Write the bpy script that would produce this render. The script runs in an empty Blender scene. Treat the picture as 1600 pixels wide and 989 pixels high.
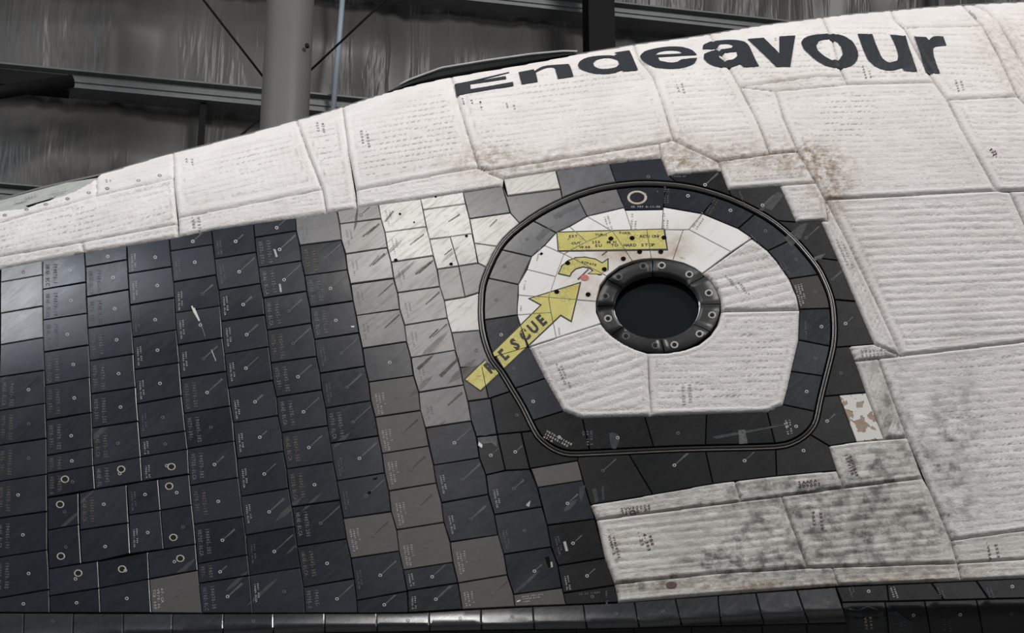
import bpy, math, random
import numpy as np
from mathutils import Vector, Matrix
from mathutils.geometry import delaunay_2d_cdt
random.seed(7); rng = np.random.default_rng(7)
SC = bpy.context.scene; COL = SC.collection
PITCH = math.radians(22.0); FPX = 2986.0
CAM = np.array([0.0, 0.0, 1.6])
FW = np.array([0, math.cos(PITCH), math.sin(PITCH)]); RT = np.array([1.0, 0, 0]); UP = np.array([0, -math.sin(PITCH), math.cos(PITCH)])
# ------------------------------------------------------------------ camera, world, lights
cam = bpy.data.cameras.new('camera'); cam.lens = 36.0*FPX/1600.0; cam.sensor_width = 36.0; cam.clip_end = 200
cam_o = bpy.data.objects.new('camera', cam); COL.objects.link(cam_o)
cam_o.location = CAM; cam_o.rotation_euler = (math.pi/2+PITCH, 0, 0); SC.camera = cam_o
SC.view_settings.view_transform = 'Standard'; SC.view_settings.look = 'None'; SC.view_settings.gamma = 1; SC.view_settings.exposure = 0.0
w = bpy.data.worlds.new('hangar_air'); SC.world = w; w.use_nodes = True
w.node_tree.nodes['Background'].inputs[0].default_value = (0.78, 0.88, 1.0, 1); w.node_tree.nodes['Background'].inputs[1].default_value = 0.14

def pxdir(px, py):
    px = np.asarray(px, float); py = np.asarray(py, float)
    return FW + ((px-800)/FPX)[..., None]*RT + ((494.5-py)/FPX)[..., None]*UP
# ------------------------------------------------------------------ the hull as one smooth surface
SILX = [-420,-240,-120,-60,0,62,110,155,175,240,270,370,440,500,550,590,630,680,740,800,860,910,960,1000,1050,1100,1150,1200,1250,1300,1350,1400,1450,1500,1550,1600,1700,2300]
SILY = [470,394,350,329,310,292,281,272,266,246,238,213,193,177,161,148,136,124,113,103,92,82,74,67,61,54,45,37,31,24,19,15,10,7,4,2,-3,-14]
def smooth_sil():
    xs = np.arange(-420, 2301, 4.0); ys = np.interp(xs, SILX, SILY)
    k = np.ones(11)/11; yp = np.pad(ys, 5, mode='reflect', reflect_type='odd'); return xs, np.convolve(yp, k, 'valid')
_sx, _sy = smooth_sil()
def sil(px): return np.interp(px, _sx, _sy)
RR, BB = 300.0, 0.50
CRX = [-60,160,300,427,500,700,900,1000,1300,1700]; CRY = [992,984,976,971,967,966,962,961,944,936]
def Yfront(px, py):
    px = np.asarray(px, float); py = np.asarray(py, float)
    s = np.maximum(py-sil(px), 0.0)
    u = np.clip((RR-s)/RR, 0, 1)
    E = BB*(1-np.sqrt(np.maximum(1-u*u, 0)))
    g = 0.62*(np.clip((1150-px)/1150, 0, 2))**2
    tilt = (500-py)*0.00188*0.24
    v = py-np.interp(px, CRX, CRY)
    # flare out above the lower edge, then roll under it
    flare = -0.00188*np.where(v < -8, 0, np.where(v < 6, (v+8)**2*0.0135, 14*14*0.0135+(v-6)*0.378))*np.interp(px, [300, 560, 930, 1120], [0.35, 1, 1, 0.12])
    under = 0.00188*np.where(v > 6, (v-6)**2*0.075, 0)
    under = np.where(v > 34, 0.00188*(28*28*0.075+(v-34)*4.2), under)
    return 5.2+g+tilt+E+flare+under
def Pt(px, py, Y):
    d = pxdir(px, py); return CAM+d*(np.asarray(Y)/d[..., 1])[..., None]
def S(px, py): return Pt(px, py, Yfront(px, py))
def Nrm(px, py):
    px = np.asarray(px, float); py = np.asarray(py, float)
    pyc = np.maximum(py, sil(px)+2.5); e = 1.0
    a = S(px+e, pyc+(sil(px+e)-sil(px))) - S(px-e, pyc+(sil(px-e)-sil(px))); b = S(px, pyc+e)-S(px, pyc-e)
    n = np.cross(b, a); n /= np.linalg.norm(n, axis=-1, keepdims=True)
    flip = np.sum(n*pxdir(px, py), -1) > 0; n[flip] *= -1
    return n
def SH(px, py, h):
    px = np.asarray(px, float); py = np.asarray(py, float)
    return S(px, py)+Nrm(px, py)*np.broadcast_to(np.asarray(h, float), px.shape)[..., None]

def area(name, loc, target, sx, sy, power, col=(1, 1, 1)):
    l = bpy.data.lights.new(name, 'AREA'); l.shape = 'RECTANGLE'; l.size = sx; l.size_y = sy; l.energy = power; l.color = col
    o = bpy.data.objects.new(name, l); COL.objects.link(o); o.location = loc
    o.rotation_euler = (Vector(target)-Vector(loc)).to_track_quat('-Z', 'Y').to_euler(); return o
def mirror_lamp(name, px, py, dist, sx, sy, power, col=(1, 1, 1), dn=(0, 0, 0)):
    P = S(np.array([px]), np.array([py]))[0]; n = Nrm(np.array([px]), np.array([py]))[0]
    d = (P-CAM)/np.linalg.norm(P-CAM); r = d-2*np.dot(d, n)*n; r = r+np.array(dn); r /= np.linalg.norm(r)
    print('LAMP', name, P.round(2), n.round(2), r.round(2), (P+r*dist).round(2))
    return area(name, P+r*dist, P, sx, sy, power, col)
mirror_lamp('bay_light', 668, 385, 6.0, 0.7, 2.0, 180, (1.0, 0.96, 0.92))
mirror_lamp('side_bay_light', -20, 490, 7.0, 1.1, 2.8, 170, (0.86, 0.93, 1.0))
area('roof_light', (5.5, 0.5, 12.0), (0.2, 5.4, 4.2), 2.6, 2.6, 900, (1.0, 0.97, 0.95))
area('roof_light_far', (-2.5, 8.6, 13.0), (-1.0, 12.5, 6.5), 4.0, 2.0, 22, (1.0, 0.96, 0.92))

# ------------------------------------------------------------------ node helpers / materials
def mat(name, base=(0.5, 0.5, 0.5), rough=0.5, spec=0.5, metal=0.0):
    m = bpy.data.materials.new(name); m.use_nodes = True; nt = m.node_tree; b = nt.nodes['Principled BSDF']
    b.inputs['Base Color'].default_value = (*base, 1); b.inputs['Roughness'].default_value = rough
    b.inputs['Specular IOR Level'].default_value = spec; b.inputs['Metallic'].default_value = metal
    return m, nt, b
def nd(nt, t, **kw):
    n = nt.nodes.new(t)
    for k, v in kw.items():
        if k.startswith('i_'): n.inputs[int(k[2:]) if k[2:].isdigit() else k[2:].replace('_', ' ')].default_value = v
        else: setattr(n, k, v)
    return n
def noise(nt, scale, detail=4, vec=None, rough=0.55, dist=0.0):
    n = nd(nt, 'ShaderNodeTexNoise'); n.inputs['Scale'].default_value = scale; n.inputs['Detail'].default_value = detail
    n.inputs['Roughness'].default_value = rough; n.inputs['Distortion'].default_value = dist
    if vec is not None: nt.links.new(vec, n.inputs['Vector'])
    return n.outputs[0]
def ramp(nt, src, lo, hi, a=0.0, b=1.0):
    m = nd(nt, 'ShaderNodeMapRange'); m.inputs[1].default_value = lo; m.inputs[2].default_value = hi; m.inputs[3].default_value = a; m.inputs[4].default_value = b
    nt.links.new(src, m.inputs[0]); return m.outputs[0]
def mixc(nt, fac, A, B, mode='MIX'):
    m = nd(nt, 'ShaderNodeMix', data_type='RGBA', blend_type=mode)
    for s, v in ((0, fac), (6, A), (7, B)):
        if isinstance(v, (float, int)): m.inputs[s].default_value = v
        elif isinstance(v, tuple): m.inputs[s].default_value = (*v, 1) if len(v) == 3 else v
        else: nt.links.new(v, m.inputs[s])
    return m.outputs[2]
def mul(nt, a, b, op='MULTIPLY'):
    m = nd(nt, 'ShaderNodeMath', operation=op)
    for i, v in enumerate((a, b)):
        if isinstance(v, (float, int)): m.inputs[i].default_value = v
        else: nt.links.new(v, m.inputs[i])
    return m.outputs[0]
def bump(nt, b, h, strength, dist):
    n = nd(nt, 'ShaderNodeBump'); n.inputs['Strength'].default_value = strength; n.inputs['Distance'].default_value = dist
    nt.links.new(h, n.inputs['Height']); nt.links.new(n.outputs[0], b.inputs['Normal']); return n
def objvec(nt, rot=None, scale=(1, 1, 1)):
    src = nd(nt, 'ShaderNodeTexCoord').outputs['Object']
    if rot:
        m0 = nd(nt, 'ShaderNodeMapping'); m0.inputs['Rotation'].default_value = rot; nt.links.new(src, m0.inputs[0]); src = m0.outputs[0]
    mp = nd(nt, 'ShaderNodeMapping'); mp.inputs['Scale'].default_value = scale; nt.links.new(src, mp.inputs[0]); return mp.outputs[0]
def orand(nt): return nd(nt, 'ShaderNodeObjectInfo').outputs['Random']

def tile_mat(name, base, base2, rlo, rhi, spec=0.5, mott=1.0, warm=0.0):
    m, nt, b = mat(name, base, 0.4, spec)
    v = objvec(nt); r = orand(nt)
    n1 = noise(nt, 9, 5, v); n2 = noise(nt, 45, 4, v, 0.6); n3 = noise(nt, 260, 2, v)
    vs = objvec(nt, (0, math.radians(42), 0), (3, 1, 26)); n4 = noise(nt, 4.0, 4, vs, 0.6)
    c = mixc(nt, r, base, base2)
    c = mixc(nt, mul(nt, ramp(nt, n2, 0.45, 0.8), 0.35*mott), c, tuple(min(1, x*2.1+0.01) for x in base2))
    c = mixc(nt, mul(nt, ramp(nt, n4, 0.56, 0.75), 0.30*mott), c, tuple(min(1, x*1.9+0.015) for x in base))
    if warm:
        c = mixc(nt, mul(nt, ramp(nt, n4, 0.50, 0.72), warm), c, tuple(x*k for x, k in zip(base, (0.50, 0.44, 0.38))))
        c = mixc(nt, mul(nt, ramp(nt, n2, 0.52, 0.78), warm*0.8), c, tuple(x*k for x, k in zip(base, (0.55, 0.52, 0.50))))
    nt.links.new(c, b.inputs['Base Color'])
    rr = ramp(nt, mul(nt, mul(nt, n1, n4, 'ADD'), mul(nt, r, 0.4), 'ADD'), 0.8, 1.45, rlo, rhi)
    nt.links.new(rr, b.inputs['Roughness'])
    hh = mul(nt, mul(nt, n1, 0.5), mul(nt, mul(nt, n3, 0.03), mul(nt, n2, 0.10), 'ADD'), 'ADD')
    bump(nt, b, hh, 0.45, 0.004)
    return m
M = {}
M['black'] = tile_mat('black_tile_glaze', (0.0085, 0.0105, 0.0158), (0.0145, 0.0170, 0.0255), 0.26, 0.36, 0.32, 0.5)
M['brown'] = tile_mat('brown_black_tile_glaze', (0.026, 0.023, 0.021), (0.030, 0.027, 0.025), 0.42, 0.5, 0.25, 0.4)
M['edge'] = tile_mat('glossy_edge_tile_glaze', (0.010, 0.0105, 0.013), (0.018, 0.018, 0.021), 0.24, 0.32, 1.0, 0.8)
M['deep'] = tile_mat('deep_black_tile_glaze', (0.0065, 0.007, 0.008), (0.009, 0.0095, 0.0105), 0.32, 0.42, 0.2, 0.5)
M['grey'] = tile_mat('faded_grey_tile_glaze', (0.060, 0.055, 0.053), (0.078, 0.071, 0.068), 0.40, 0.5, 0.35, 0.4)
M['lgrey'] = tile_mat('pale_grey_tile_glaze', (0.22, 0.21, 0.20), (0.29, 0.275, 0.26), 0.34, 0.45, 0.6, 0.4, 0.6)  # pale grey stands in for lamp glare on black tiles
M['bare'] = tile_mat('worn_white_grey_tile_glaze', (0.55, 0.53, 0.50), (0.66, 0.64, 0.61), 0.36, 0.5, 0.6, 0.1, 0.7)  # near-white: one real white tile, elsewhere glare painted onto black tiles
M['wgrey'] = tile_mat('worn_mid_grey_tile_glaze', (0.085, 0.088, 0.098), (0.135, 0.130, 0.128), 0.30, 0.42, 0.6, 1.0, 0.5)  # weaker glare at the band's fringe, painted onto black tiles
M['white'] = tile_mat('white_tile_glaze', (0.74, 0.73, 0.71), (0.80, 0.79, 0.77), 0.5, 0.6, 0.4, 0.0)
M['port'] = tile_mat('window_surround_tile_glaze', (0.015, 0.014, 0.015), (0.02, 0.02, 0.02), 0.34, 0.46, 0.4, 0.5)
def simple(name, c, rough, spec=0.4, nscale=60, namt=0.3, metal=0, bmp=0.0):
    m, nt, b = mat(name, c, rough, spec, metal); n = noise(nt, nscale, 4, objvec(nt))
    nt.links.new(mixc(nt, mul(nt, ramp(nt, n, 0.35, 0.75), namt), c, tuple(x*0.35 for x in c)), b.inputs['Base Color'])
    if bmp: bump(nt, b, n, 0.5, bmp)
    return m
M['filler'] = simple('dark_gap_filler', (0.006, 0.006, 0.006), 0.9, 0.1)
M['stencil'] = simple('faded_stencil_paint', (0.15, 0.16, 0.18), 0.7, 0.2, 90, 0.8)
M['stencilhi'] = simple('bright_stencil_paint', (0.46, 0.46, 0.46), 0.7, 0.2, 120, 0.6)
M['stencilwarm'] = simple('tan_stencil_paint', (0.14, 0.12, 0.10), 0.7, 0.2, 90, 0.7)
M['ringpaint'] = simple('pale_ring_paint', (0.42, 0.42, 0.41), 0.6, 0.3, 200, 0.5)
M['cream'] = simple('cream_ring_ceramic', (0.50, 0.45, 0.38), 0.6, 0.3, 200, 0.5)
def film(name, c, rough, a):
    m, nt, b = mat(name, c, rough, 0.3); v = objvec(nt); n = noise(nt, 70, 4, v, 0.65); nt.links.new(ramp(nt, n, 0.25, 0.75, a*0.35, a), b.inputs['Alpha']); return m
M['streak'] = film('chalky_run_streak', (0.16, 0.165, 0.17), 0.6, 0.75)
M['bluntstreak'] = film('dark_run_streak', (0.085, 0.068, 0.055), 0.7, 0.85)
M['dsmear'] = film('brown_smear', (0.12, 0.10, 0.085), 0.6, 0.42)
M['smear'] = film('pale_smear', (0.13, 0.135, 0.14), 0.55, 0.5)
M['chip'] = simple('exposed_white_ceramic', (0.66, 0.66, 0.64), 0.7, 0.2, 90, 0.3)
M['scuff'] = film('scuffed_grey_patch', (0.06, 0.067, 0.075), 0.5, 0.8)
M['browntext'] = simple('maroon_ink', (0.14, 0.085, 0.095), 0.8, 0.1, 70, 0.5)
M['greytext'] = simple('grey_ink', (0.30, 0.29, 0.30), 0.8, 0.1, 90, 0.4)
M['palegrey'] = simple('pale_grey_ink', (0.42, 0.41, 0.40), 0.8, 0.1, 90, 0.4)
M['black_paint'] = simple('lettering_paint', (0.019, 0.023, 0.028), 0.5, 0.35, 35, 0.3, 0, 0.0005)
M['outline'] = simple('black_outline_paint', (0.035, 0.035, 0.04), 0.6, 0.3, 90, 0.3)
M['hole'] = simple('dark_hole', (0.003, 0.003, 0.003), 0.9, 0.1)
M['red'] = simple('red_dot_paint', (0.55, 0.17, 0.15), 0.6, 0.3, 90, 0.3)
M['seal'] = simple('black_rubber_seal', (0.014, 0.013, 0.012), 0.30, 0.8, 40, 0.3)
M['frameblack'] = simple('black_window_frame_paint', (0.006, 0.007, 0.007), 0.35, 0.25, 40, 0.3)
M['sealpale'] = simple('pale_seal_bead', (0.14, 0.13, 0.12), 0.35, 0.7, 60, 0.6)
M['steelgrey'] = simple('grey_painted_steel', (0.145, 0.138, 0.13), 0.5, 0.4, 3, 0.12)
M['darksteel'] = simple('dark_painted_steel', (0.010, 0.009, 0.009), 0.6, 0.12, 8, 0.3)
M['galv'] = simple('galvanised_steel', (0.17, 0.18, 0.178), 0.42, 0.5, 12, 0.35, 0.3)
M['pipe'] = simple('pale_blue_pipe_paint', (0.36, 0.43, 0.50), 0.45, 0.5, 10, 0.2)
def yellow():
    m, nt, b = mat('cracked_yellow_paint', (0.6, 0.52, 0.1), 0.6, 0.3); v = objvec(nt)
    n = noise(nt, 220, 5, v, 0.7); vo = nd(nt, 'ShaderNodeTexVoronoi', feature='DISTANCE_TO_EDGE'); vo.inputs['Scale'].default_value = 70; nt.links.new(v, vo.inputs['Vector'])
    c = mixc(nt, ramp(nt, noise(nt, 25, 3, v), 0.35, 0.7), (0.53, 0.47, 0.13), (0.62, 0.57, 0.20))
    c = mixc(nt, ramp(nt, n, 0.63, 0.72), c, (0.72, 0.70, 0.50))
    c = mixc(nt, mul(nt, ramp(nt, vo.outputs[0], 0.05, 0.0), ramp(nt, noise(nt, 14, 2, v), 0.48, 0.56)), c, (0.20, 0.17, 0.06))
    nt.links.new(c, b.inputs['Base Color']); bump(nt, b, n, 0.3, 0.001); return m
M['yellow'] = yellow()
def broken():
    m, nt, b = mat('crazed_white_tile_coating', (0.7, 0.7, 0.7), 0.6, 0.3); v = objvec(nt)
    n = noise(nt, 34, 2, v, 0.45, 0.8); f = ramp(nt, n, 0.455, 0.475)
    c = mixc(nt, f, mixc(nt, noise(nt, 60, 3, v), (0.20, 0.14, 0.09), (0.36, 0.29, 0.22)), (0.58, 0.57, 0.54))
    nt.links.new(c, b.inputs['Base Color']); bump(nt, b, f, 0.8, 0.003); return m
M['broken'] = broken()
def stain_white():
    m, nt, b = mat('stained_white_tile_glaze', (0.74, 0.73, 0.71), 0.55, 0.35)
    a = nd(nt, 'ShaderNodeVertexColor', layer_name='dirt'); sp = nd(nt, 'ShaderNodeSeparateColor'); nt.links.new(a.outputs[0], sp.inputs[0])
    v = objvec(nt); n = noise(nt, 22, 5, v, 0.6); n2 = noise(nt, 6, 3, v); vs = objvec(nt, (0, math.radians(45), 0), (4, 1, 30)); n4 = noise(nt, 3, 4, vs, 0.6)
    c = mixc(nt, mul(nt, ramp(nt, n2, 0.3, 0.7), 0.35), (0.77, 0.76, 0.745), (0.66, 0.64, 0.615))
    c = mixc(nt, mul(nt, ramp(nt, n4, 0.55, 0.75), 0.35), c, (0.50, 0.44, 0.38))
    f = mul(nt, sp.outputs[0], ramp(nt, n, 0.3, 0.65, 0.25, 1.0)); c = mixc(nt, f, c, (0.36, 0.26, 0.17))
    nt.links.new(c, b.inputs['Base Color']); bump(nt, b, n, 0.25, 0.002); return m
M['swhite'] = stain_white()
def blanket_mat(name, base, base2, stitch=True):
    m, nt, b = mat(name, base, 0.85, 0.12)
    uv = nd(nt, 'ShaderNodeUVMap', uv_map='weave'); v = objvec(nt)
    a = nd(nt, 'ShaderNodeVertexColor', layer_name='dirt'); sp = nd(nt, 'ShaderNodeSeparateColor'); nt.links.new(a.outputs[0], sp.inputs[0])
    su = nd(nt, 'ShaderNodeMapping'); su.inputs['Scale'].default_value = (0.04, 0.22, 1); nt.links.new(uv.outputs[0], su.inputs[0])
    nb = noise(nt, 1.0, 4, su.outputs[0], 0.6)
    n1 = noise(nt, 5, 5, v, 0.6); n2 = noise(nt, 40, 5, v, 0.65); n3 = noise(nt, 240, 3, v, 0.6); n5 = noise(nt, 90, 3, v, 0.6)
    c = mixc(nt, ramp(nt, n1, 0.35, 0.7), base, base2)
    c = mixc(nt, mul(nt, ramp(nt, nb, 0.52, 0.75), 0.35), c, (0.52, 0.48, 0.44))
    fb = mul(nt, sp.outputs[0], ramp(nt, n2, 0.40, 0.62, 0.08, 1.0)); c = mixc(nt, fb, c, (0.26, 0.19, 0.13))
    fg = mul(nt, sp.outputs[1], ramp(nt, noise(nt, 26, 5, v, 0.65), 0.38, 0.62, 0.12, 1.0)); c = mixc(nt, fg, c, (0.15, 0.145, 0.135))
    # short dark stitch dashes, plus groove shade painted into the quilt valleys
    st = mul(nt, sp.outputs[2], ramp(nt, n5, 0.40, 0.50)); c = mixc(nt, mul(nt, st, 0.78), c, (0.17, 0.15, 0.14))
    sm2 = nd(nt, 'ShaderNodeMapping'); sm2.inputs['Scale'].default_value = (0.16, 0.5, 1); nt.links.new(uv.outputs[0], sm2.inputs[0]); n6 = noise(nt, 1.0, 5, sm2.outputs[0], 0.7)
    c = mixc(nt, mul(nt, ramp(nt, n6, 0.60, 0.72), 0.40), c, (0.34, 0.31, 0.28))
    c = mixc(nt, mul(nt, ramp(nt, noise(nt, 150, 4, v, 0.7), 0.62, 0.72), 0.30), c, (0.30, 0.28, 0.26))
    nt.links.new(c, b.inputs['Base Color'])
    n3 = mul(nt, n3, mul(nt, n6, 2.5), 'ADD')
    h = mul(nt, mul(nt, n2, 1.0), mul(nt, mul(nt, n3, 0.26), mul(nt, n5, 0.55), 'ADD'), 'ADD')
    bump(nt, b, h, 0.7, 0.004); return m
M['blanket'] = blanket_mat('quilted_white_fabric', (0.70, 0.672, 0.655), (0.62, 0.592, 0.572))
M['blanket_low'] = blanket_mat('soiled_quilted_fabric', (0.63, 0.605, 0.575), (0.47, 0.45, 0.42))
M['jamb'] = simple('aged_grey_green_coating', (0.38, 0.39, 0.36), 0.6, 0.3, 20, 0.35)
def glassm():
    m, nt, b = mat('dark_window_glass', (0.02, 0.025, 0.022), 0.04, 0.25); b.inputs['Transmission Weight'].default_value = 0.85; b.inputs['Base Color'].default_value = (0.03, 0.045, 0.04, 1)
    n = noise(nt, 3, 1, objvec(nt)); nt.links.new(ramp(nt, n, 0, 1, 0.02, 0.06), b.inputs['Roughness']); return m
M['glass'] = glassm()
def wallmat():
    m, nt, b = mat('wrinkled_vinyl_insulation', (0.30, 0.28, 0.27), 0.40, 0.5)
    v = objvec(nt, None, (1.9, 1, 0.12)); n = ramp(nt, noise(nt, 2.6, 4, v, 0.55, 0.25), 0.50, 0.78); v2 = objvec(nt); n2 = noise(nt, 1.2, 4, v2)
    c = mixc(nt, ramp(nt, n2, 0.3, 0.7), (0.075, 0.071, 0.067), (0.105, 0.100, 0.095))
    # scrim netting: two diagonal thread families
    tc = nd(nt, 'ShaderNodeTexCoord')
    for ang in (40, -40):
        mp = nd(nt, 'ShaderNodeMapping'); mp.inputs['Rotation'].default_value = (0, math.radians(ang), 0); nt.links.new(tc.outputs['Object'], mp.inputs[0])
        wv = nd(nt, 'ShaderNodeTexWave', wave_type='BANDS', bands_direction='X'); wv.inputs['Scale'].default_value = 3.1; wv.inputs['Distortion'].default_value = 0.6; wv.inputs['Detail'].default_value = 1.0
        nt.links.new(mp.outputs[0], wv.inputs['Vector'])
        c = mixc(nt, mul(nt, ramp(nt, wv.outputs['Fac'], 0.06, 0.0), ramp(nt, noise(nt, 0.6, 2, v2), 0.4, 0.6, 0.02, 0.28)), c, (0.10, 0.095, 0.095))
    nt.links.new(c, b.inputs['Base Color']); bump(nt, b, n, 0.38, 0.05); return m
M['wall'] = wallmat()
M['concrete'] = simple('smooth_concrete', (0.28, 0.27, 0.26), 0.6, 0.4, 2, 0.3)

# ------------------------------------------------------------------ object helpers
ROOT = np.array([0.0, 5.6, 2.2])
def tagp(o, label=None, cat=None, group=None, kind=None):
    for k, v in (('label', label), ('category', cat), ('group', group), ('kind', kind)):
        if v: o[k] = v
    return o
def mk(name, V, F, material, parent=None, origin=None, smooth=None, label=None, kind=None):
    org = ROOT if origin is None else np.asarray(origin, float)
    me = bpy.data.meshes.new(name); me.from_pydata((np.asarray(V)-org).tolist(), [], F); me.materials.append(material)
    if smooth is not None:
        sm = np.zeros(len(me.polygons), bool)
        if isinstance(smooth, bool): sm[:] = smooth
        else: sm[:len(smooth)] = smooth
        me.polygons.foreach_set('use_smooth', sm)
    me.update(); o = bpy.data.objects.new(name, me); COL.objects.link(o)
    if parent is not None: o.parent = parent
    else: o.location = org
    if label: o['label'] = label
    if kind: o['kind'] = kind
    return o
ship = bpy.data.objects.new('spaceplane', None); COL.objects.link(ship); ship.location = ROOT
tagp(ship, 'spaceplane nose side clad in black tiles and quilted white blankets, with round hatch window', 'spaceplane')

def p_area(P):
    x, y = P[:, 0], P[:, 1]; return 0.5*np.sum(x*np.roll(y, -1)-np.roll(x, -1)*y)
def ccw(P):
    P = np.asarray(P, float); return P if p_area(P) > 0 else P[::-1].copy()
def inset(P, d):
    A = np.roll(P, 1, 0); B = np.roll(P, -1, 0)
    e1 = P-A; e2 = B-P; e1 /= np.linalg.norm(e1, axis=1, keepdims=True)+1e-9; e2 /= np.linalg.norm(e2, axis=1, keepdims=True)+1e-9
    n1 = np.stack([-e1[:, 1], e1[:, 0]], 1); n2 = np.stack([-e2[:, 1], e2[:, 0]], 1)
    k = 1+np.sum(n1*n2, 1, keepdims=True); k = np.maximum(k, 0.35); return P+(n1+n2)/k*d
def densify(P, step):
    out = []
    for i in range(len(P)):
        a, b = P[i], P[(i+1) % len(P)]; n = max(1, int(np.ceil(np.linalg.norm(b-a)/step)))
        for k in range(n): out.append(a+(b-a)*k/n)
    return np.array(out)
def inside(P, X):
    x, y = X[:, 0], X[:, 1]; c = np.zeros(len(X), bool)
    for i in range(len(P)):
        x1, y1 = P[i]; x2, y2 = P[i-1]
        if y1 == y2: continue
        m = ((y1 > y) != (y2 > y)) & (x < (x2-x1)*(y-y1)/(y2-y1)+x1); c ^= m
    return c
def edgedist(P, X):
    """distance and nearest point on the outline"""
    best = np.full(len(X), 1e9); near = np.zeros_like(X)
    for i in range(len(P)):
        a, b = P[i], P[(i+1) % len(P)]; ab = b-a; L = ab@ab+1e-12
        t = np.clip(((X-a)@ab)/L, 0, 1); q = a+t[:, None]*ab; d = np.linalg.norm(X-q, axis=1); m = d < best
        best[m] = d[m]; near[m] = q[m]
    return best, near
def cdt(P, grid, holes=()):
    """triangulate the outline (and holes) with inner grid points; returns 2D verts (outline first) and faces"""
    pts = [tuple(p) for p in P]; edges = [(i, (i+1) % len(P)) for i in range(len(P))]
    for H in holes:
        b = len(pts); pts += [tuple(p) for p in H]; edges += [(b+i, b+(i+1) % len(H)) for i in range(len(H))]
    mn, mx = P.min(0), P.max(0)
    gx = np.arange(mn[0]+grid/2, mx[0], grid); gy = np.arange(mn[1]+grid/2, mx[1], grid)
    if len(gx) and len(gy):
        G = np.array([(x, y) for x in gx for y in gy]); k = inside(P, G); k &= edgedist(P, G)[0] > grid*0.35
        for H in holes: k &= ~inside(H, G); k &= edgedist(H, G)[0] > grid*0.35
        pts += [tuple(p) for p in G[k]]
    r = delaunay_2d_cdt([Vector(p) for p in pts], edges, [], 0, 1e-5)
    V = np.array([(v.x, v.y) for v in r[0]]); F = [tuple(f) for f in r[2]]
    C = np.array([V[list(f)].mean(0) for f in F]); k = inside(P, C)
    for H in holes: k &= ~inside(H, C)
    F = [f for f, ok in zip(F, k) if ok]
    F = [f if p_area(V[list(f)]) > 0 else f[::-1] for f in F]; F = [f for f in F if p_area(V[list(f)]) > 0.004]
    omap = {}
    for vi, orig in enumerate(r[3]):
        for oi in orig: omap[oi] = vi
    return V, F, omap
def piece(name, poly, material, parent, lift=0.0, thick=0.013, gap=0.55, bev=1.5, grid=24, label=None, round_px=0):
    """one tile: sides, bevelled rim and a face that follows the hull"""
    P = densify(ccw(poly), grid); A = inset(P, gap); B = inset(P, gap+bev)
    V2, F2, om = cdt(B, grid); n = len(P); bi = [om[i] for i in range(n)]
    Vb = V2[bi]
    W = np.vstack([SH(A[:, 0], A[:, 1], -thick), SH(A[:, 0], A[:, 1], lift-0.0020), SH(Vb[:, 0], Vb[:, 1], lift), SH(V2[:, 0], V2[:, 1], lift)])
    F = [tuple(3*n+i for i in f[::-1]) for f in F2]; ns = len(F)
    for i in range(n):
        j = (i+1) % n
        F.append((n+i, 2*n+i, 2*n+j, n+j)); F.append((i, n+i, n+j, j))
    o = mk(name, W, F, material, parent, smooth=True, label=label); me = o.data
    tl = np.array([random.gauss(0, 0.006), random.gauss(0, 0.006), random.gauss(0, 0.006)])
    TN = Nrm(V2[:, 0], V2[:, 1])+tl; TN /= np.linalg.norm(TN, axis=1, keepdims=True); LN = []
    for p in me.polygons:
        if p.index < ns: LN += [TN[v-3*n] for v in p.vertices]
        else: LN += [np.array(p.normal[:])]*len(p.vertices)
    me.normals_split_custom_set([tuple(map(float, q)) for q in LN])
    return o
def hgt(px, py): return 0.0
def flat_decal(polys, h, grid=10, holes=None, hf=None):
    """collect thin paint shapes lying on the hull; returns verts, faces"""
    Vs, Fs, b = [], [], 0
    for k, P in enumerate(polys):
        P = ccw(P)
        if abs(p_area(P)) < 0.5: continue
        H = [densify(ccw(q), grid) for q in (holes[k] if holes else ())]
        V2, F2, _ = cdt(densify(P, grid), grid, H)
        if not len(F2): continue
        hh = h+(hf(V2) if hf else 0.0); Vs.append(SH(V2[:, 0], V2[:, 1], hh)); Fs += [tuple(b+i for i in f[::-1]) for f in F2]; b += len(V2)
    return (np.vstack(Vs), Fs) if Vs else (None, None)
def decal(name, polys, h, material, parent, grid=10, holes=None, hf=None, label=None):
    V, F = flat_decal(polys, h, grid, holes, hf)
    if V is None: return None
    o = mk(name, V, F, material, parent, smooth=True, label=label)
    if hf is None:
        d = V-CAM; f = d@FW; N = Nrm(800+FPX*(d@RT)/f, 494.5-FPX*(d@UP)/f); o.data.normals_split_custom_set_from_vertices([tuple(map(float, q)) for q in N])
    return o
def clip(sub, cl):
    out = [tuple(p) for p in sub]; cl = ccw(cl)
    for i in range(len(cl)):
        a, b = cl[i], cl[(i+1) % len(cl)]; inp, out = out, []
        if not inp: return None
        def sd(p): return (b[0]-a[0])*(p[1]-a[1])-(b[1]-a[1])*(p[0]-a[0])
        for k in range(len(inp)):
            p, q = inp[k-1], inp[k]; dp, dq = sd(p), sd(q)
            if (dp >= 0) != (dq >= 0):
                t = dp/(dp-dq); out.append((p[0]+t*(q[0]-p[0]), p[1]+t*(q[1]-p[1])))
            if dq >= 0: out.append(q)
    if len(out) < 3: return None
    o = [out[0]]
    for p in out[1:]:
        if abs(p[0]-o[-1][0])+abs(p[1]-o[-1][1]) > 1e-4: o.append(p)
    return np.array(o) if len(o) > 2 and abs(p_area(np.array(o))) > 1.0 else None
def circ(cx, cy, r, ry=None, n=14, rot=0):
    a = np.linspace(0, 2*np.pi, n, endpoint=False); return np.stack([cx+r*np.cos(a), cy+(ry or r)*np.sin(a)], 1)
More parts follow.
